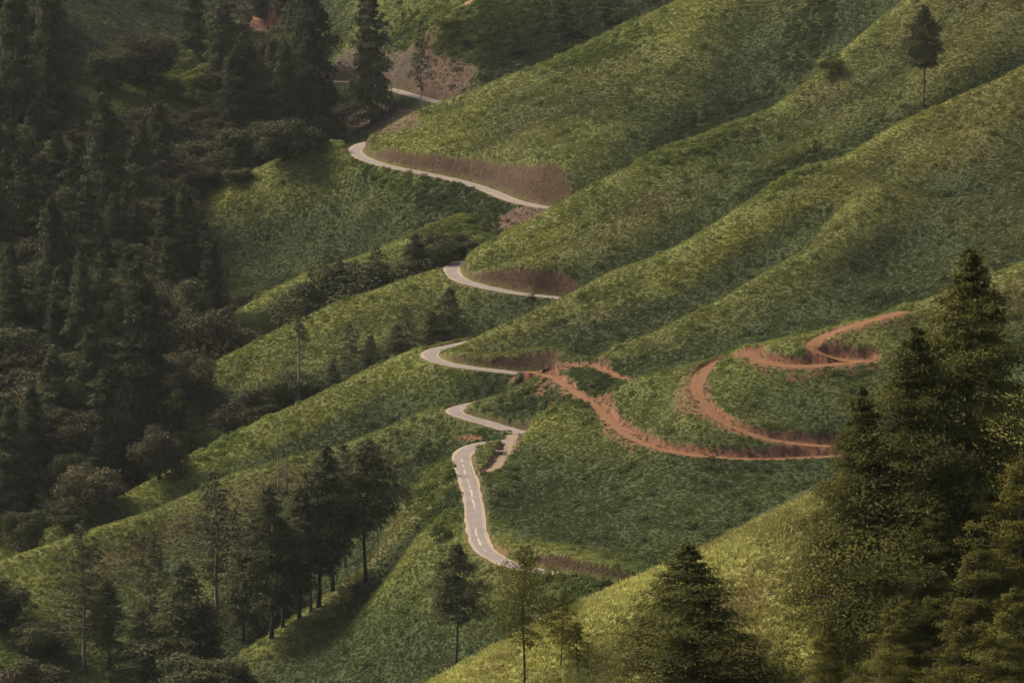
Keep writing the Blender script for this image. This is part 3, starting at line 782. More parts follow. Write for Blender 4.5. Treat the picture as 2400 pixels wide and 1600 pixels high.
def rough_zone(x, y, z):              # where taller mixed scrub grows, gullies and road verges
    px, py = toD(x, y, z)
    w = np.zeros(len(x))
    for cx, cy, rx, ry, rot in ((1000, 440, 190, 45, 0.35), (1620, 300, 160, 50, -0.45), (1800, 400, 120, 35, -0.6), (1050, 520, 120, 40, -0.4), (1000, 1120, 70, 110, 0), (1850, 90, 50, 100, 0.5), (420, 180, 90, 80, 0), (480, 990, 90, 60, -0.6), (1370, 870, 60, 35, 0.4), (1350, 1340, 130, 25, 0.15), (1180, 80, 300, 80, 0), (1240, 925, 90, 25, 0), (2050, 690, 60, 25, 0), (1880, 818, 70, 16, 0.2)):
        c, s = math.cos(rot), math.sin(rot)
        dx = px - cx; dy = py - cy
        w = np.maximum(w, 1 - sstep(0.7, 1.2, np.sqrt(((dx * c + dy * s) / rx) ** 2 + ((-dx * s + dy * c) / ry) ** 2)))
    return w

SH = [proto('shrub_a', leafclump(1, 48, 1.0, 0.7, 0.27), MAT['tint']), proto('shrub_b', leafclump(2, 44, 1.0, 0.6, 0.28), MAT['tint']),
      proto('shrub_c', leafclump(3, 56, 0.9, 1.0, 0.24), MAT['tint']), proto('shrub_d', leafclump(4, 44, 1.1, 0.5, 0.27, 0.8), MAT['tint'])]
g, x, y, z = scatter_pts(11, 960, 1990, -0.155, 0.165, 2.3, 4.0)
w = rough_zone(x, y, z)
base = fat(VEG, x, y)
n_ = len(x)
s = 0.36 + 0.30 * g.random(n_) ** 2
s *= 1 + 0.35 * fbm(x, y, 9, 3, 71)
big = g.random(n_) < 0.014 + 0.26 * w
s = np.where(big, s * g.uniform(1.5, 3.4, n_), s)
tint = base * (0.92 + 0.22 * g.random(n_))[:, None] * (1 + 0.16 * fbm(x, y, 5, 2, 72))[:, None]
warm = g.random(n_) < 0.25
tint = np.where(warm[:, None], tint * np.array([1.12, 1.0, 0.85]), tint)
tint = np.where((big & (g.random(n_) < 0.5))[:, None], tint * np.array([0.55, 0.72, 0.6]), tint)
o = gn_scatter('low_shrubs', np.stack([x, y, z - 0.1], 1), s, g.uniform(0, 6.28, n_), np.where(big, 2, g.choice([0, 1, 3], n_)), tint, SH)
prop(o, kind='stuff', label='dense low green scrub covering the steep spurs')
print('shrubs', n_)

def bladeclump(seed, n_, h, spread):
    g = np.random.default_rng(seed)
    c = np.stack([g.normal(0, spread, n_), g.normal(0, spread, n_), np.zeros(n_)], 1)
    az = g.uniform(0, 2 * PI, n_); ln = g.uniform(0.3, 0.75, n_)
    hh = h * g.uniform(0.6, 1.2, n_)
    tip = c + np.stack([np.cos(az) * ln * hh, np.sin(az) * ln * hh, hh], 1)
    midp = (c + tip) / 2 + np.stack([np.zeros(n_)] * 2 + [hh * 0.15], 1)
    sd = np.stack([-np.sin(az), np.cos(az), np.zeros(n_)], 1) * 0.05
    return np.stack([c - sd * 0.8, midp - sd, tip, midp + sd], 1)
GRS = [proto('tuft_a', bladeclump(1, 16, 0.30, 0.16), MAT['blade']), proto('tuft_b', bladeclump(2, 18, 0.24, 0.2), MAT['blade']), proto('tuft_c', bladeclump(3, 12, 0.42, 0.12), MAT['blade'])]
g, x, y, z = scatter_pts(12, 285, 425, -0.075, 0.17, 13.0, 2.0)
n_ = len(x)
tint = fat(VEG, x, y) * (0.75 + 0.5 * g.random(n_))[:, None] * 1.15
o = gn_scatter('hill_grass', np.stack([x, y, z - 0.04], 1), 0.7 + 0.6 * g.random(n_), g.uniform(0, 6.28, n_), g.integers(0, 3, n_), tint, GRS)
prop(o, kind='stuff', label='tall yellow green grass on the bright near slope')
print('grass', n_)
g, x, y, z = scatter_pts(13, 285, 425, -0.075, 0.17, 0.55, 2.0, lambda x, y, g: (fbm(x, y, 12, 3, 80) + 0.45 * sstep(1300, 1560, toD(x, y, zat(x, y))[1]) > 0.12 + 0.4 * g.random(len(x))))
n_ = len(x)
tint = np.array([0.10, 0.115, 0.032]) * (0.6 + 0.8 * g.random(n_))[:, None] * np.where(g.random(n_) < 0.3, 1.3, 1.0)[:, None]
FSH = [proto('herb_a', leafclump(21, 90, 0.7, 0.7, 0.12), MAT['tint']), proto('herb_b', leafclump(22, 80, 0.8, 0.5, 0.12), MAT['tint'])]
o = gn_scatter('near_slope_herbs', np.stack([x, y, z - 0.1], 1), 0.4 + 0.8 * g.random(n_) ** 1.5, g.uniform(0, 6.28, n_), g.integers(0, 2, n_), tint, FSH)
prop(o, kind='stuff', label='leafy herbs and small shrubs among the grass of the near slope')

# ------------------------------------------------------------------ trees
def trunk_mesh(seed, hh, r, lean=0.03, limbs=14, lo=0.35, L=0.18, k=7, fork=False):
    g = np.random.default_rng(seed)
    mb = MB()
    n_ = 9
    pts = []; rad = []
    dx, dy = g.normal(0, lean, 2)
    for i in range(n_):
        t = i / (n_ - 1)
        pts.append((dx * t * t + 0.006 * math.sin(9 * t + seed), dy * t * t + 0.006 * math.cos(7 * t), t * hh))
        rad.append(r * (1 - t) ** 0.8 + 0.0015 + (0.35 * r if i == 0 else 0))
    mb.tube(pts, rad, k)
    P_ = np.array(pts)
    for i in range(limbs):
        t = lo + (0.95 - lo) * i / max(1, limbs - 1)
        p = np.array([np.interp(t, np.linspace(0, 1, n_), P_[:, j]) for j in range(3)])
        az = g.uniform(0, 6.28); l = L * (1.05 - t) * g.uniform(0.7, 1.2) + 0.02
        q = p + np.array([math.cos(az) * l, math.sin(az) * l, l * g.uniform(0.05, 0.45)])
        m_ = (p + q) / 2 + np.array([0, 0, 0.01])
        rr = r * 0.28 * (1.1 - t)
        mb.tube([p, m_, q], [rr, rr * 0.7, rr * 0.25], 4)
    return mb, P_

def pine_crown(seed, P_, lo, wid, nb, nc, sz, shape='cone', gap=0.0, up=0.15, cps=5, tiers=0):
    """boughs leave the trunk in loose tiers; each is a flat, slightly drooping plate of needle sprays; unit height"""
    g = np.random.default_rng(seed)
    cs = []; ds = []
    th = g.random(4) * 6.28
    az = g.uniform(0, 6.28)
    for i in range(nb):
        t = lo + (0.99 - lo) * ((i + g.random() * 1.5) / nb) ** 0.9
        if tiers: t = lo + (1 - lo) * (round((t - lo) / (1 - lo) * tiers) + g.normal(0, 0.26)) / tiers
        t = max(lo * 0.8, min(t, 0.992))
        f = max(0.0, (t - lo) / (1 - lo))
        if shape == 'cone': prof = (1 - f) ** 0.82 * (0.6 + 0.4 * min(1, f * 7)) + 0.02
        elif shape == 'dome': prof = (1 - f) ** 0.5 * (0.75 + 0.25 * min(1, f * 7)) + 0.01
        elif shape == 'top': prof = math.sin(PI * min(1, (f * 0.86 + 0.14))) ** 0.6 * (1 - 0.35 * f)
        else: prof = (1 - f) ** 0.62 * (0.45 + 0.55 * min(1, f * 3.5)) + 0.02
        az += 2.4 + g.normal(0, 0.5)
        lump = 1 + 0.22 * math.sin(2 * az + th[0] + 9 * t) + 0.22 * math.sin(13 * t * PI + th[1]) + 0.12 * math.sin(29 * t * PI + th[2])
        lump = 1 + (lump - 1) * min(1, (1 - f) * 3)
        if g.random() < gap: continue
        l = wid * prof * lump * g.uniform(0.6, 1.1)
        p = np.array([np.interp(t, np.linspace(0, 1, len(P_)), P_[:, j]) for j in range(3)])
        ca, sa = math.cos(az), math.sin(az)
        rise = up * (0.3 + f * 2.0) - 0.10
        m_ = max(5, int(nc * cps * (0.22 + 1.15 * (l / wid) ** 1.5)))
        fr = np.sqrt(g.uniform(0.02, 1.0, m_)) if shape != 'cone' or f < 0.9 else g.uniform(0, 1, m_)
        sd = g.normal(0, 0.24, m_) * (0.35 + 0.9 * fr * (1.25 - fr)) * l
        zz = rise * l * fr - 0.35 * l * np.maximum(0, fr - 0.45) ** 2 + g.normal(0, 0.035 * l + 0.0035, m_)
        cs.append(np.stack([p[0] + ca * l * fr - sa * sd, p[1] + sa * l * fr + ca * sd, p[2] + zz - 0.5 * np.abs(sd) * 0.4], 1))
        ds.append(np.tile(np.array([ca * 0.9, sa * 0.9, 0.6]), (m_, 1)))
    cs = np.concatenate(cs); ds = np.concatenate(ds)
    mb = MB(); mb.quads(cards(g, cs, ds, sz, 0.35, 0.6))
    return mb

def broad_crown(seed, n_l, per, wid, lo, sz):
    g = np.random.default_rng(seed)
    cs = []; ds = []
    for i in range(n_l):
        a = g.uniform(0, 6.28); rr = wid * math.sqrt(g.random()) * 0.68
        f = g.random()
        zc = lo + (0.97 - lo) * (0.06 + 0.82 * f) - rr * 0.55 * (1 if f > 0.5 else -0.3)
        r = wid * g.uniform(0.30, 0.46) * (1.1 - 0.35 * f)
        cc = np.array([math.cos(a) * rr, math.sin(a) * rr, min(zc, 1 - r * 0.8)])
        d = g.normal(size=(per, 3)); d[:, 2] += 0.35; d /= np.linalg.norm(d, axis=1)[:, None]
        q = g.uniform(0.72, 1.08, per)[:, None] * (1 + 0.16 * np.sin(d[:, :1] * 6 + i) * np.cos(d[:, 1:2] * 7))
        cs.append(cc + d * r * q * np.array([1, 1, 0.8])); ds.append(d)
    mb = MB(); mb.quads(cards(g, np.concatenate(cs), np.concatenate(ds), sz, 0.15))
    return mb

KINDS = {}
def kind(name, n_, fn):
    KINDS[name] = [fn(i) for i in range(n_)]
def mk_pine(base, shape, wid, lo, nb, nc, sz, lean, cps, r, leafm, barkm, limbs=14, gap=0.0, up=0.15, tiers=0):
    def f(i):
        tm, P_ = trunk_mesh(base + i, 1.0, r, lean, limbs, lo, wid * 0.9)
        cm = pine_crown(base + 50 + i, P_, lo, wid, nb, nc, sz, shape, gap, up, cps, tiers)
        return tm.mesh('trunk', MAT[barkm], True), cm.mesh('crown', MAT[leafm])
    return f
def mk_broad(base, nl, per, wid, lo, sz, leafm):
    def f(i):
        tm, P_ = trunk_mesh(base + i, 0.8, 0.03, 0.03, 8, 0.3, wid * 0.8)
        return tm.mesh('trunk', MAT['bark'], True), broad_crown(base + 50 + i, nl, per, wid, lo, sz).mesh('crown', MAT[leafm])
    return f
kind('conifer', 5, mk_pine(100, 'dome', 0.24, 0.03, 210, 13, 0.018, 0.01, 5, 0.011, 'needle_dark', 'bark', 14, 0.0, 0.22))
kind('pine', 5, mk_pine(200, 'col', 0.24, 0.22, 150, 14, 0.0145, 0.02, 5, 0.011, 'needle', 'bark', 12, 0.05))
kind('sparse_pine', 4, mk_pine(300, 'col', 0.22, 0.26, 80, 11, 0.014, 0.03, 5, 0.009, 'needle', 'barkpale', 16, 0.1))
kind('pole_pine', 2, mk_pine(1300, 'top', 0.16, 0.62, 50, 9, 0.0145, 0.02, 5, 0.013, 'needle', 'barkpale', 8, 0.1))
kind('top_pine', 3, mk_pine(400, 'top', 0.25, 0.40, 170, 15, 0.0145, 0.03, 5, 0.010, 'needle', 'bark', 12, 0.05))
kind('near_conifer', 3, mk_pine(500, 'cone', 0.35, 0.04, 340, 44, 0.0072, 0.02, 6, 0.012, 'needle_near', 'bark', 46, 0.02, 0.16, 34))
kind('near_round', 3, mk_pine(600, 'col', 0.36, 0.05, 190, 46, 0.0092, 0.03, 6, 0.012, 'needle_gold', 'barkpale', 40, 0.04, 0.22, 17))
kind('near_thin', 2, mk_pine(700, 'top', 0.36, 0.36, 100, 26, 0.0095, 0.05, 5, 0.008, 'needle_near', 'bark', 20, 0.08, 0.2))
kind('broad', 4, mk_broad(800, 20, 420, 0.5, 0.0, 0.021, 'leaf'))
kind('brown', 4, mk_broad(900, 20, 420, 0.5, 0.0, 0.021, 'leaf_brown'))
kind('fresh', 3, mk_broad(1000, 11, 260, 0.5, 0.1, 0.03, 'leaf_green'))
kind('snag', 2, lambda i: (trunk_mesh(1100 + i, 1.0, 0.011, 0.03, 5, 0.3, 0.05)[0].mesh('trunk', MAT['barkpale'], True), None))
kind('bole', 2, lambda i: (trunk_mesh(1110 + i, 1.0, 0.02, 0.03, 4, 0.5, 0.05)[0].mesh('trunk', MAT['barkred'], True), None))

trng = random.Random(7)
tree_count = 0
def tree(k, x, top, base=None, d=None, wid=1.0, label=None, group=None, var=None, name=None, cat='tree', rot=None):
    """a tree standing where print position (x, base) meets the ground, or at distance d; its tip reaches `top`"""
    global tree_count
    if d is None:
        gx, gy, gz = hit(x, base, 250.0 if base > 1200 and x > 1000 and k.startswith('near') else 700.0)
    else:
        gx, gy, _ = P(x, top, d); gz = float(zat(np.array(gx), np.array(gy)))
    h = P(x, top, gy)[2] - gz
    if h < 1.0: h = 1.0
    v = var if var is not None else trng.randrange(len(KINDS[k]))
    tm, cm = KINDS[k][v % len(KINDS[k])]
    nm = name or {'conifer': 'conifer', 'pine': 'pine_tree', 'sparse_pine': 'pine_tree', 'top_pine': 'pine_tree', 'pole_pine': 'pine_tree', 'near_conifer': 'conifer', 'near_round': 'pine_tree', 'near_thin': 'pine_tree', 'broad': 'broadleaf_tree', 'brown': 'broadleaf_tree', 'fresh': 'bush', 'snag': 'bare_trunk', 'bole': 'bare_trunk'}[k]
    e = bpy.data.objects.new(nm, None); e.empty_display_size = 0.5
    e.location = (gx, gy, gz - 0.25)
    e.rotation_euler = (0, 0, trng.uniform(0, 6.28) if rot is None else rot)
    e.scale = (h * wid, h * wid, h + 0.25)
    COL.objects.link(e)
    for pn, me in (('trunk', tm), ('crown', cm)):
        if me is None: continue
        o = bpy.data.objects.new(pn, me); o.parent = e; COL.objects.link(o)
    prop(e, label=label, category=cat, group=group)
    tree_count += 1
    return e

# --- near slope, right
tree('near_conifer', 2215, 575, base=1330, wid=1.25, var=0, label='tallest dark conifer of the near group at the right edge')
tree('near_conifer', 2108, 752, base=1450, wid=1.25, var=1, label='second tallest near conifer, just left of the tallest one')
tree('near_conifer', 1972, 885, base=1490, wid=0.95, var=2, label='pointed leaning conifer at the left side of the near group')
tree('near_conifer', 1592, 1250, base=1690, wid=1.95, var=1, label='dense conical young conifer standing alone at the bottom edge of the bright slope')
tree('near_round', 2335, 1040, base=1500, wid=1.0, label='yellow green pine cut off by the right edge, beside the tallest conifer')
tree('near_round', 2235, 1250, base=1620, wid=1.15, label='yellowish bushy pine below the tallest conifer')
tree('near_round', 2060, 1370, base=1680, wid=1.1, label='low spreading pine in front of the conifer group')
tree('near_round', 2320, 1350, base=1700, wid=1.2, label='gold tipped pine in the bottom right corner')
tree('near_round', 1900, 1440, base=1700, wid=0.9, label='short leafy pine left of the group at the bottom edge')
tree('near_conifer', 2150, 1150, base=1560, wid=1.2, label='dark inner conifer filling the middle of the near group')
tree('near_round', 2200, 1430, base=1720, wid=1.2, label='shadowed pine at the bottom of the near group')
tree('near_round', 1730, 1500, base=1680, wid=1.3, label='low golden shrub-like pine right of the lone conical conifer')
tree('near_thin', 1203, 1255, base=1600, wid=0.95, var=0, label='thin dark trunked pine rising over the crest of the bright slope')
tree('near_thin', 1290, 1355, base=1535, wid=1.0, var=1, label='crooked forked pine right of the thin pine on the bright slope')
tree('near_thin', 1325, 1430, base=1560, wid=1.0, var=0, label='ragged little pine behind the crooked pine')
# --- fifth spur
tree('top_pine', 1050, 1245, base=1545, wid=1.0, var=0, label='tall dark pine with bare lower trunk, below the last bend of the road')
tree('snag', 1030, 1440, base=1540, label='thin bare stem beside the pine below the road bend')
tree('fresh', 1010, 1185, base=1245, wid=1.0, label='grey green bush left of the straight stretch of road')
tree('fresh', 1035, 1060, base=1100, wid=1.2, label='leafy shrub left of the upper road bend')
# --- mid pines below the fourth spur
GM = 'pines growing in the gully in front of the road spurs'
mids = [('sparse_pine', 195, 1195, 1545, 1.0, 'thin pine with sparse branches, leftmost of the gully pines'),
        ('sparse_pine', 342, 1215, 1490, 0.9, 'narrow pointed pine second from the left in the gully'),
        ('pine', 250, 1335, 1530, 1.2, 'short bushy pine between the two leftmost slender pines'),
        ('pine', 412, 1290, 1590, 1.3, 'broad dark pine near the bottom edge, left of centre gully'),
        ('pine', 330, 1400, 1600, 1.3, 'dark bushy pine at the bottom left, under the pointed one'),
        ('sparse_pine', 500, 1083, 1418, 1.25, 'tall loose pine with forked trunk base, standing apart in the gully'),
        ('pine', 625, 1115, 1465, 0.9, 'dark narrow pine with two trunks at its foot'),
        ('pine', 652, 1190, 1440, 1.0, 'pine just right of the two trunked pine'),
        ('pine', 690, 1120, 1420, 0.9, 'pine with thick bare trunk in the middle of the clump'),
        ('sparse_pine', 712, 1080, 1405, 0.9, 'slender pine with thin straight trunk in the clump'),
        ('pine', 733, 1022, 1395, 0.9, 'tall pine in the clump whose tip is cleft in two'),
        ('pine', 766, 1040, 1357, 0.9, 'dense dark pine third from the right of the clump'),
        ('sparse_pine', 792, 1010, 1305, 0.8, 'pine with thin bare lower stem second from the right of the clump'),
        ('top_pine', 838, 1013, 1335, 1.0, 'large round headed pine at the right end of the clump'),
        ('snag', 868, 1170, 1278, 1.0, 'short slanting bare stem right of the round headed pine'),
        ('pine', 560, 1270, 1475, 1.2, 'small dark pine between the lone loose pine and the clump'),
        ('pine', 590, 1180, 1450, 1.1, 'pine on the left fringe of the clump'),
        ('conifer', 470, 1380, 1560, 1.2, 'squat conifer below the lone loose pine'),
        ('broad', 505, 1510, 1600, 1.6, 'dark round bush at the bottom edge under the gully pines'),
        ('broad', 450, 1480, 1610, 1.6, 'low dark tree at the bottom edge left of the round bush'),
        ('snag', 640, 965, 1130, 1.0, 'left one of two bare stems crossing the bright crest'),
        ('snag', 658, 968, 1135, 1.0, 'right one of two bare stems crossing the bright crest')]
for k_, x_, t_, b_, w_, l_ in mids:
    tree(k_, x_, t_, base=min(b_, 1640), wid=w_ * (1.22 if k_ != 'snag' else 1), label=l_, group=GM)
# --- gully between second and third spur
for k_, x_, t_, d_, w_, l_ in (('broad', 655, 832, 1292, 1.25, 'dark dense tree behind the bright crest, under the thin pole pine'), ('brown', 575, 872, 1290, 1.5, 'brownish broad bush left of the dark dense tree'), ('broad', 600, 905, 1285, 1.5, 'low dark bush between brownish bush and crest'), ('sparse_pine', 805, 738, 1305, 1.4, 'loose dark pine in the second gully, left of three'),
                     ('pine', 850, 770, 1308, 1.7, 'low spreading pine in the second gully, middle of three'), ('sparse_pine', 935, 703, 1318, 1.5, 'loose tree in the second gully, below the long crest'), ('pine', 905, 745, 1316, 1.6, 'bushy pine left of the loose tree in the second gully'), ('pine', 1030, 662, 1328, 1.5, 'dark tree under the second road bend'), ('pine', 990, 715, 1325, 1.6, 'small tree left of the dark tree under the second road bend'),
                     ('pole_pine', 684, 690, 1286, 1.0, 'thin pole pine with a small crown and long bare trunk'), ('broad', 720, 860, 1296, 1.6, 'dark scrub tree right of the dense tree'), ('pine', 765, 830, 1300, 1.6, 'low dark pine between scrub tree and loose pine')):
    tree(k_, x_, t_, d=d_, wid=w_, label=l_, group='trees in the gully below the second road bend')
for i, (k_, x_, t_, d_, w_, l_) in enumerate((('broad', 735, 620, 1408, 1.5, 'dark tree at the left end of the row behind the long crest'), ('pine', 775, 598, 1412, 1.6, 'second tree of the row behind the long crest'), ('broad', 815, 572, 1414, 1.3, 'tallest bushy tree of the row behind the long crest'), ('sparse_pine', 868, 566, 1416, 1.6, 'loose pine right of the tallest bushy tree'),
                     ('broad', 905, 585, 1418, 1.5, 'dark bush right of the loose pine behind the long crest'), ('pine', 960, 535, 1424, 1.6, 'dark pine on the small fold left of the road cut'), ('broad', 1010, 515, 1428, 1.5, 'dark broad tree below the road cut'), ('broad', 1065, 525, 1432, 1.5, 'low dark tree just right of the broad tree below the cut'), ('broad', 700, 660, 1404, 1.6, 'low bush at the foot of the row behind the long crest'))):
    tree(k_, x_, t_, d=d_, wid=w_, label=l_, group='trees in the gully below the first road bend')
tree('brown', 492, 672, d=1405, wid=1.1, label='big round brownish tree where the forest meets the green spurs')
tree('broad', 540, 740, d=1400, wid=1.2, label='dark round tree right of the big brownish one at the forest edge')
# --- single trees on the right
tree('top_pine', 2122, 12, base=247, wid=0.78, var=1, label='lone tall pine with bare pole trunk on the upper right slope')
tree('snag', 2232, 165, base=195, label='short dark stump on the crest right of the lone tall pine')
tree('fresh', 1910, 108, base=172, wid=1.3, label='solitary round bush in the grassy hollow left of the lone pine')
# --- beyond the first spur
tree('sparse_pine', 966, 45, base=258, wid=0.75, var=1, label='narrow pine standing in front of the bare landslip')
tree('conifer', 852, -20, base=285, wid=0.85, var=1, label='large dark conifer beside the far road')
tree('conifer', 722, -30, base=320, wid=0.8, var=2, label='very dark conifer at the right edge of the forest')
tree('conifer', 655, 95, base=320, wid=0.9, var=3, label='slender pointed conifer left of the very dark one')
tree('conifer', 560, 75, base=300, wid=1.0, var=4, label='broad conifer above the round brown trees')
tree('conifer', 600, 140, base=310, wid=0.9, var=0, label='lower conifer between two pointed ones at the top of the forest')
tree('bole', 556, 10, base=66, wid=1.0, label='reddish bare trunk beside the far road, left one')
tree('bole', 616, -30, base=68, wid=1.0, label='reddish bare trunk beside the far road, middle one')
tree('bole', 630, -30, base=70, wid=1.0, label='reddish bare trunk beside the far road, right one')
tree('snag', 914, 190, base=262, label='thin leaning stem below the far road')
tree('snag', 1049, 212, base=236, label='dark short post at the foot of the landslip')
tree('broad', 1113, 168, base=188, wid=0.7, label='small dark bush on the landslip edge', name='bush')
tree('broad', 1068, 85, base=105, wid=1.2, label='little round bush clinging to the landslip', name='bush')
for x_, t_, b_, l_ in ((1180, 60, 130, 'left'), (1290, -10, 90, 'middle'), (1390, -20, 60, 'right')):
    tree('pine', x_, t_, base=b_, wid=1.5, label='scattered dark tree on the far slope, %s of three' % l_, group='dark trees on the far slope')
# --- left forest, named trees
named = [('brown', 362, 222, 340, 1.3, 'rounded brown crowned tree under the bright clearing'), ('brown', 385, 332, 450, 1.6, 'wide brownish tree below the rounded brown one'), ('broad', 470, 300, 420, 1.6, 'dark billowy tree right of the two brown ones'), ('broad', 570, 258, 390, 1.5, 'dark billowy tree above the first green spur'), ('broad', 650, 250, 370, 1.6, 'broad dark crown above the first green spur, right of another'), ('broad', 742, 300, 335, 1.1, 'small round dark tree at the tip of the first spur'), ('broad', 545, 378, 420, 2.0, 'low spreading dark tree along the crest of the first spur'),
         ('conifer', 240, 212, 560, 0.8, 'tall conifer left of the rounded brown tree'), ('conifer', 325, 640, 1010, 0.85, 'very large conifer in the middle of the left forest'), ('conifer', 185, 580, 900, 0.75, 'tall narrow conifer left of the very large one'), ('conifer', 120, 455, 820, 0.8, 'tall conifer in the shaded left forest, left of centre'), ('conifer', 380, 432, 700, 0.9, 'tall conifer at the edge of the first green spur'), ('conifer', 425, 425, 690, 0.8, 'conifer touching the green spur, its tip beside another'),
         ('conifer', 50, 340, 600, 0.9, 'wide conifer by the upper left edge'), ('brown', 22, 425, 560, 1.5, 'billowy brownish tree cut by the left edge'), ('broad', 60, 722, 900, 1.4, 'billowy tree cut by the left edge at mid height'), ('brown', 85, 840, 1000, 1.5, 'rounded brown tree under the billowy one at the left edge'), ('brown', 205, 1033, 1180, 1.3, 'big round sunlit brown tree above the bright crest'), ('broad', 150, 1135, 1210, 1.4, 'small dark round tree left of the big round brown one'),
         ('broad', 135, 965, 1060, 1.1, 'pale green rounded tree in the lower left forest'), ('conifer', 195, 985, 1090, 1.1, 'small bluish conifer left of the vertical trunks'), ('brown', 365, 955, 1100, 1.0, 'narrow brown crowned tree at the lower forest edge'), ('conifer', 310, 900, 1110, 0.8, 'slender conifer with visible straight trunk at the lower forest edge'), ('brown', 435, 770, 920, 1.0, 'brown domed tree right of the very large conifer'), ('broad', 395, 880, 985, 0.9, 'fresh green small conifer shaped tree by the forest edge'),
         ('broad', 45, 1150, 1270, 1.0, 'dark rounded tree above the bright crest at the left edge'), ('conifer', 20, 930, 1230, 0.9, 'dark conifer in the lower left forest touching the edge'), ('broad', 95, 1410, 1500, 1.8, 'dark low trees at the bottom left edge'), ('brown', 60, 1480, 1620, 1.6, 'brownish billowy tree in the bottom left corner'), ('broad', 0, 1300, 1440, 1.4, 'dark tree cut by the left edge below the bright crest'),
         ('conifer', 110, -40, 260, 0.8, 'dark conifer at the top left corner'), ('conifer', 30, -30, 330, 0.8, 'dark conifer cut by the top left corner'), ('conifer', 440, -60, 130, 1.0, 'dark conifer at the top edge above the bright clearing'), ('brown', 330, 40, 190, 1.2, 'brownish tree above the bright clearing'), ('broad', 250, 90, 205, 1.2, 'dark dense tree at the left end of the clearing')]
for k_, x_, t_, b_, w_, l_ in named:
    gx, gy, gz = hit(x_, b_, 700.0)
    tree(k_, x_, t_, d=gy, wid=w_, label=l_)
for x_, t_, b_, l_ in ((428, 108, 160, 'tallest bright green bush in the clearing of the upper left forest'), (447, 150, 200, 'bright green bush at the right edge of the forest clearing'), (472, 138, 190, 'bright bush tucked against the conifers right of the clearing'),
                       (400, 175, 215, 'bright bush in the middle of the forest clearing'), (372, 195, 228, 'low bright bush at the lower left of the forest clearing'), (440, 195, 240, 'lowest bright bush of the forest clearing')):
    tree('fresh', x_, t_, base=b_, wid=1.15, label=l_, group='bright bushes in the forest clearing')
# --- forest fill: many alike trees on the wooded ground
FX = [(-150, 1290), (20, 1235), (200, 1165), (290, 1125), (395, 1050), (400, 950), (470, 850), (545, 790), (560, 745), (500, 640), (452, 500), (450, 462), (540, 410), (620, 370), (740, 318), (780, 250), (750, 150), (700, 20), (690, -120)]
def in_forest(px, py):
    if px > 790 or py > 1290: return False
    if py < 318: lim = np.interp(py, [-120, 20, 150, 250, 318], [690, 700, 735, 770, 740])
    else:
        yy = [318, 370, 410, 462, 500, 640, 745, 790, 850, 950, 1050, 1125, 1165, 1235, 1290]
        xx = [740, 620, 540, 450, 440, 480, 535, 520, 440, 380, 375, 270, 180, 0, -150]
        lim = np.interp(py, yy, xx)
    if px > lim: return False
    if 150 < px < 480 and 100 < py < 262 and py > 262 - (px - 120) * 0.55: return False       # clearing
    return True
LAND = [(362, 280, 'rounded brown tree by the clearing'), (385, 390, 'wide brownish tree'), (470, 360, 'dark billowy tree'), (570, 325, 'billowy tree above the first spur'), (650, 310, 'broad crown above the first spur'),
        (240, 380, 'tall conifer beside the brown trees'), (325, 820, 'very large middle conifer'), (185, 740, 'tall narrow conifer'), (120, 640, 'conifer left of centre forest'), (400, 560, 'twin conifers touching the green spur'),
        (50, 470, 'wide conifer at the left edge'), (22, 490, 'brownish tree cut by the left edge'), (60, 810, 'billowy tree at the left edge'), (85, 920, 'rounded brown tree at the left edge'), (205, 1105, 'big round brown tree above the crest'), (150, 1170, 'small dark round tree near the crest'),
        (135, 1010, 'pale green rounded tree'), (195, 1040, 'small bluish conifer'), (365, 1030, 'narrow brown crowned tree'), (310, 1005, 'slender straight trunked conifer'), (435, 845, 'brown domed tree'), (45, 1210, 'dark rounded tree at the left crest end'),
        (110, 110, 'conifer in the top left corner'), (440, 35, 'conifer above the clearing'), (330, 115, 'brownish tree above the clearing'), (250, 150, 'dense tree left of the clearing'), (492, 735, 'big brownish tree at the forest edge'), (560, 190, 'broad conifer at the forest top'), (655, 205, 'slender pointed conifer'), (722, 150, 'very dark conifer by the far road'), (310, 185, 'bright clearing'), (30, 150, 'top left corner of view')]
taken = []
fill = 0
tries = 0
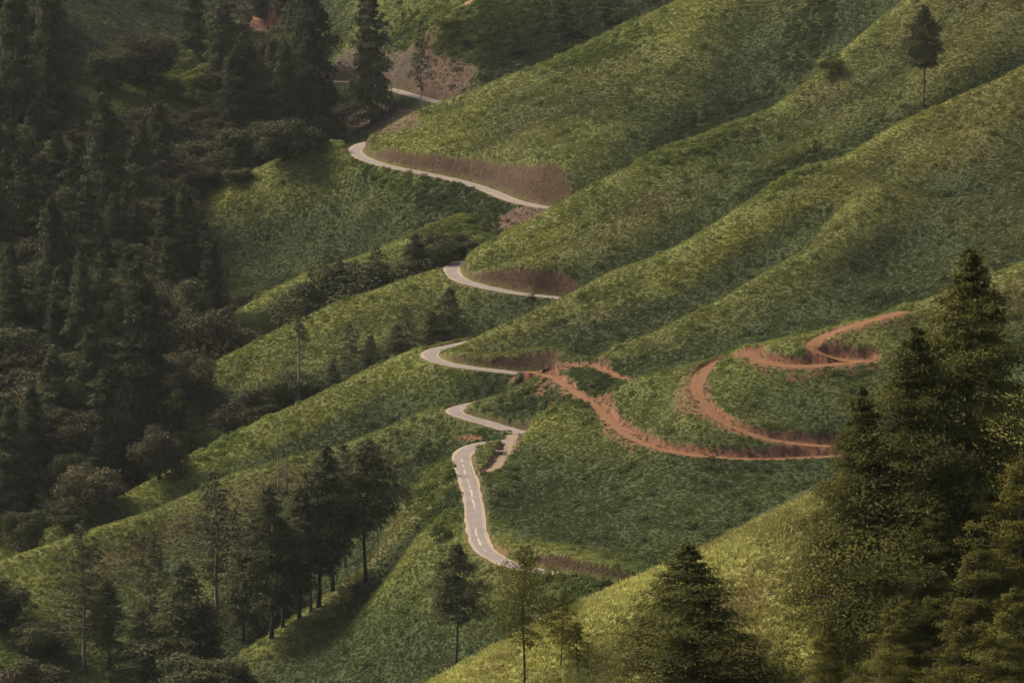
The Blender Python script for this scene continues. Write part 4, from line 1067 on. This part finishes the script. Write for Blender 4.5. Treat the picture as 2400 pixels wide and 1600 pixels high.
while fill < 290 and tries < 9000:
    tries += 1
    yy = math.sqrt(trng.uniform(1215 ** 2, 1990 ** 2)); xx = trng.uniform(-0.138, -0.03) * yy
    zz = float(zat(np.array(xx), np.array(yy)))
    px, py = toD(xx, yy, zz)
    if not in_forest(px, py) or py < 12: continue
    if float(fat(hid, np.array([xx]), np.array([yy]))[0]) > 14: continue
    if any((a - xx) ** 2 + (b - yy) ** 2 < 64 for a, b in taken): continue
    if float(fat(DIST, np.array([xx]), np.array([yy]))[0]) < 6: continue
    con = trng.random() < (0.42 if py < 700 else 0.36)
    hgt = trng.uniform(24, 37) if con else trng.uniform(15, 24)
    edge = not in_forest(px + 45, py)
    if edge: hgt = min(hgt, 14 + (hgt - 26) * 0.3 if con else 15)
    if 130 < px < 520 and 230 < py < 420: hgt = min(hgt, 9 if py < 330 else 14); con = False
    if 130 < px < 500 and py < 620:      # the clearing stays open above these
        lim_ = 268 - (px - 130) * 0.18
        hgt = min(hgt, (py - lim_) * yy * K / FPX)
        if hgt < 7: continue
        if hgt < 18: con = False
    top = toD(xx, yy, zz + hgt)[1]
    if 525 < toD(xx, yy, zz)[0] < 655 and top < 72 and py > 55: continue
    taken.append((xx, yy))
    zone = 'upper' if py < 450 else ('middle' if py < 850 else 'lower')
    k_ = 'conifer' if con else ('broad' if trng.random() < 0.6 else 'brown')
    pxb = toD(xx, yy, zz)[0]
    size = ('tall ' if hgt > 33 else 'smaller ') if con else ('large ' if hgt > 17 else 'small ')
    mx_, my_ = pxb, (py + top) / 2
    bx, by, bn = min(LAND, key=lambda q: (q[0] - mx_) ** 2 + (q[1] - my_) ** 2)
    ddx, ddy = mx_ - bx, my_ - by
    side = ('just ' if math.hypot(ddx, ddy) < 45 else '') + ('above' if ddy < 0 else 'below') if abs(ddy) > 1.6 * abs(ddx) else ('just ' if math.hypot(ddx, ddy) < 45 else '') + (('left of' if ddx < 0 else 'right of') if abs(ddx) > 1.6 * abs(ddy) else ('above and left of' if ddx < 0 and ddy < 0 else 'above and right of' if ddy < 0 else 'below and left of' if ddx < 0 else 'below and right of'))
    l_ = size + {'conifer': 'dark conifer', 'broad': 'dark broadleaf', 'brown': 'brownish broadleaf'}[k_] + ' ' + side + ' the ' + bn
    tree(k_, pxb, top, d=yy, wid=(trng.uniform(0.8, 1.1) if con else trng.uniform(1.05, 1.4)), label=l_, group='%ss of the shaded left forest' % {'conifer': 'conifer', 'broad': 'dark broadleaf tree', 'brown': 'brownish broadleaf tree'}[k_])
    fill += 1
print('trees', tree_count, 'tries', tries)

# ------------------------------------------------------------------ small structure by the layby
gx, gy, gz = hit(1150, 1046, 900)
cv = bpy.data.objects.new('culvert', None); cv.location = (gx, gy, gz); COL.objects.link(cv)
prop(cv, label='small concrete culvert with dark opening between layby and hill', category='culvert')
mb = MB(); mb.box(-2.4, -0.9, -0.3, 0.3, -0.5, 1.3); mb.box(0.9, 2.4, -0.3, 0.3, -0.5, 1.3); mb.box(-2.4, 2.4, -0.35, 0.3, 1.3, 1.75)
mb.build('headwall', MAT['concrete'], cv)
mb = MB(); mb.box(-0.9, 0.9, 0.0, 3.0, -0.5, 1.28); mb.build('opening', MAT['wood'], cv)
mb = MB()
for xx in (-2.3, -1.1, 0.1, 1.3, 2.3): mb.box(xx - 0.06, xx + 0.06, -0.1, 0.02, 1.75, 2.7)
mb.box(-2.4, 2.4, -0.14, -0.1, 2.5, 2.62); mb.build('railing', MAT['wood'], cv)
cv.rotation_euler = (0, 0, R(-15)); cv.scale = (0.75, 0.75, 0.75)

# ------------------------------------------------------------------ thin mountain haze round everything
mb = MB(); mb.box(-1000, 1000, -120, 3200, -60, 560)
me = mb.mesh('haze', bpy.data.materials.new('haze_air'))
hm = me.materials[0]; hm.use_nodes = True
hn = hm.node_tree; hn.nodes.remove(hn.nodes['Principled BSDF'])
pv = hn.nodes.new('ShaderNodeVolumePrincipled')
pv.inputs['Color'].default_value = (0.82, 0.86, 0.86, 1)
pv.inputs['Density'].default_value = 0.000014
hn.links.new(pv.outputs[0], hn.nodes['Material Output'].inputs['Volume'])
hz = bpy.data.objects.new('haze', me); COL.objects.link(hz)
prop(hz, kind='stuff', label='thin warm grey haze in the valley air')
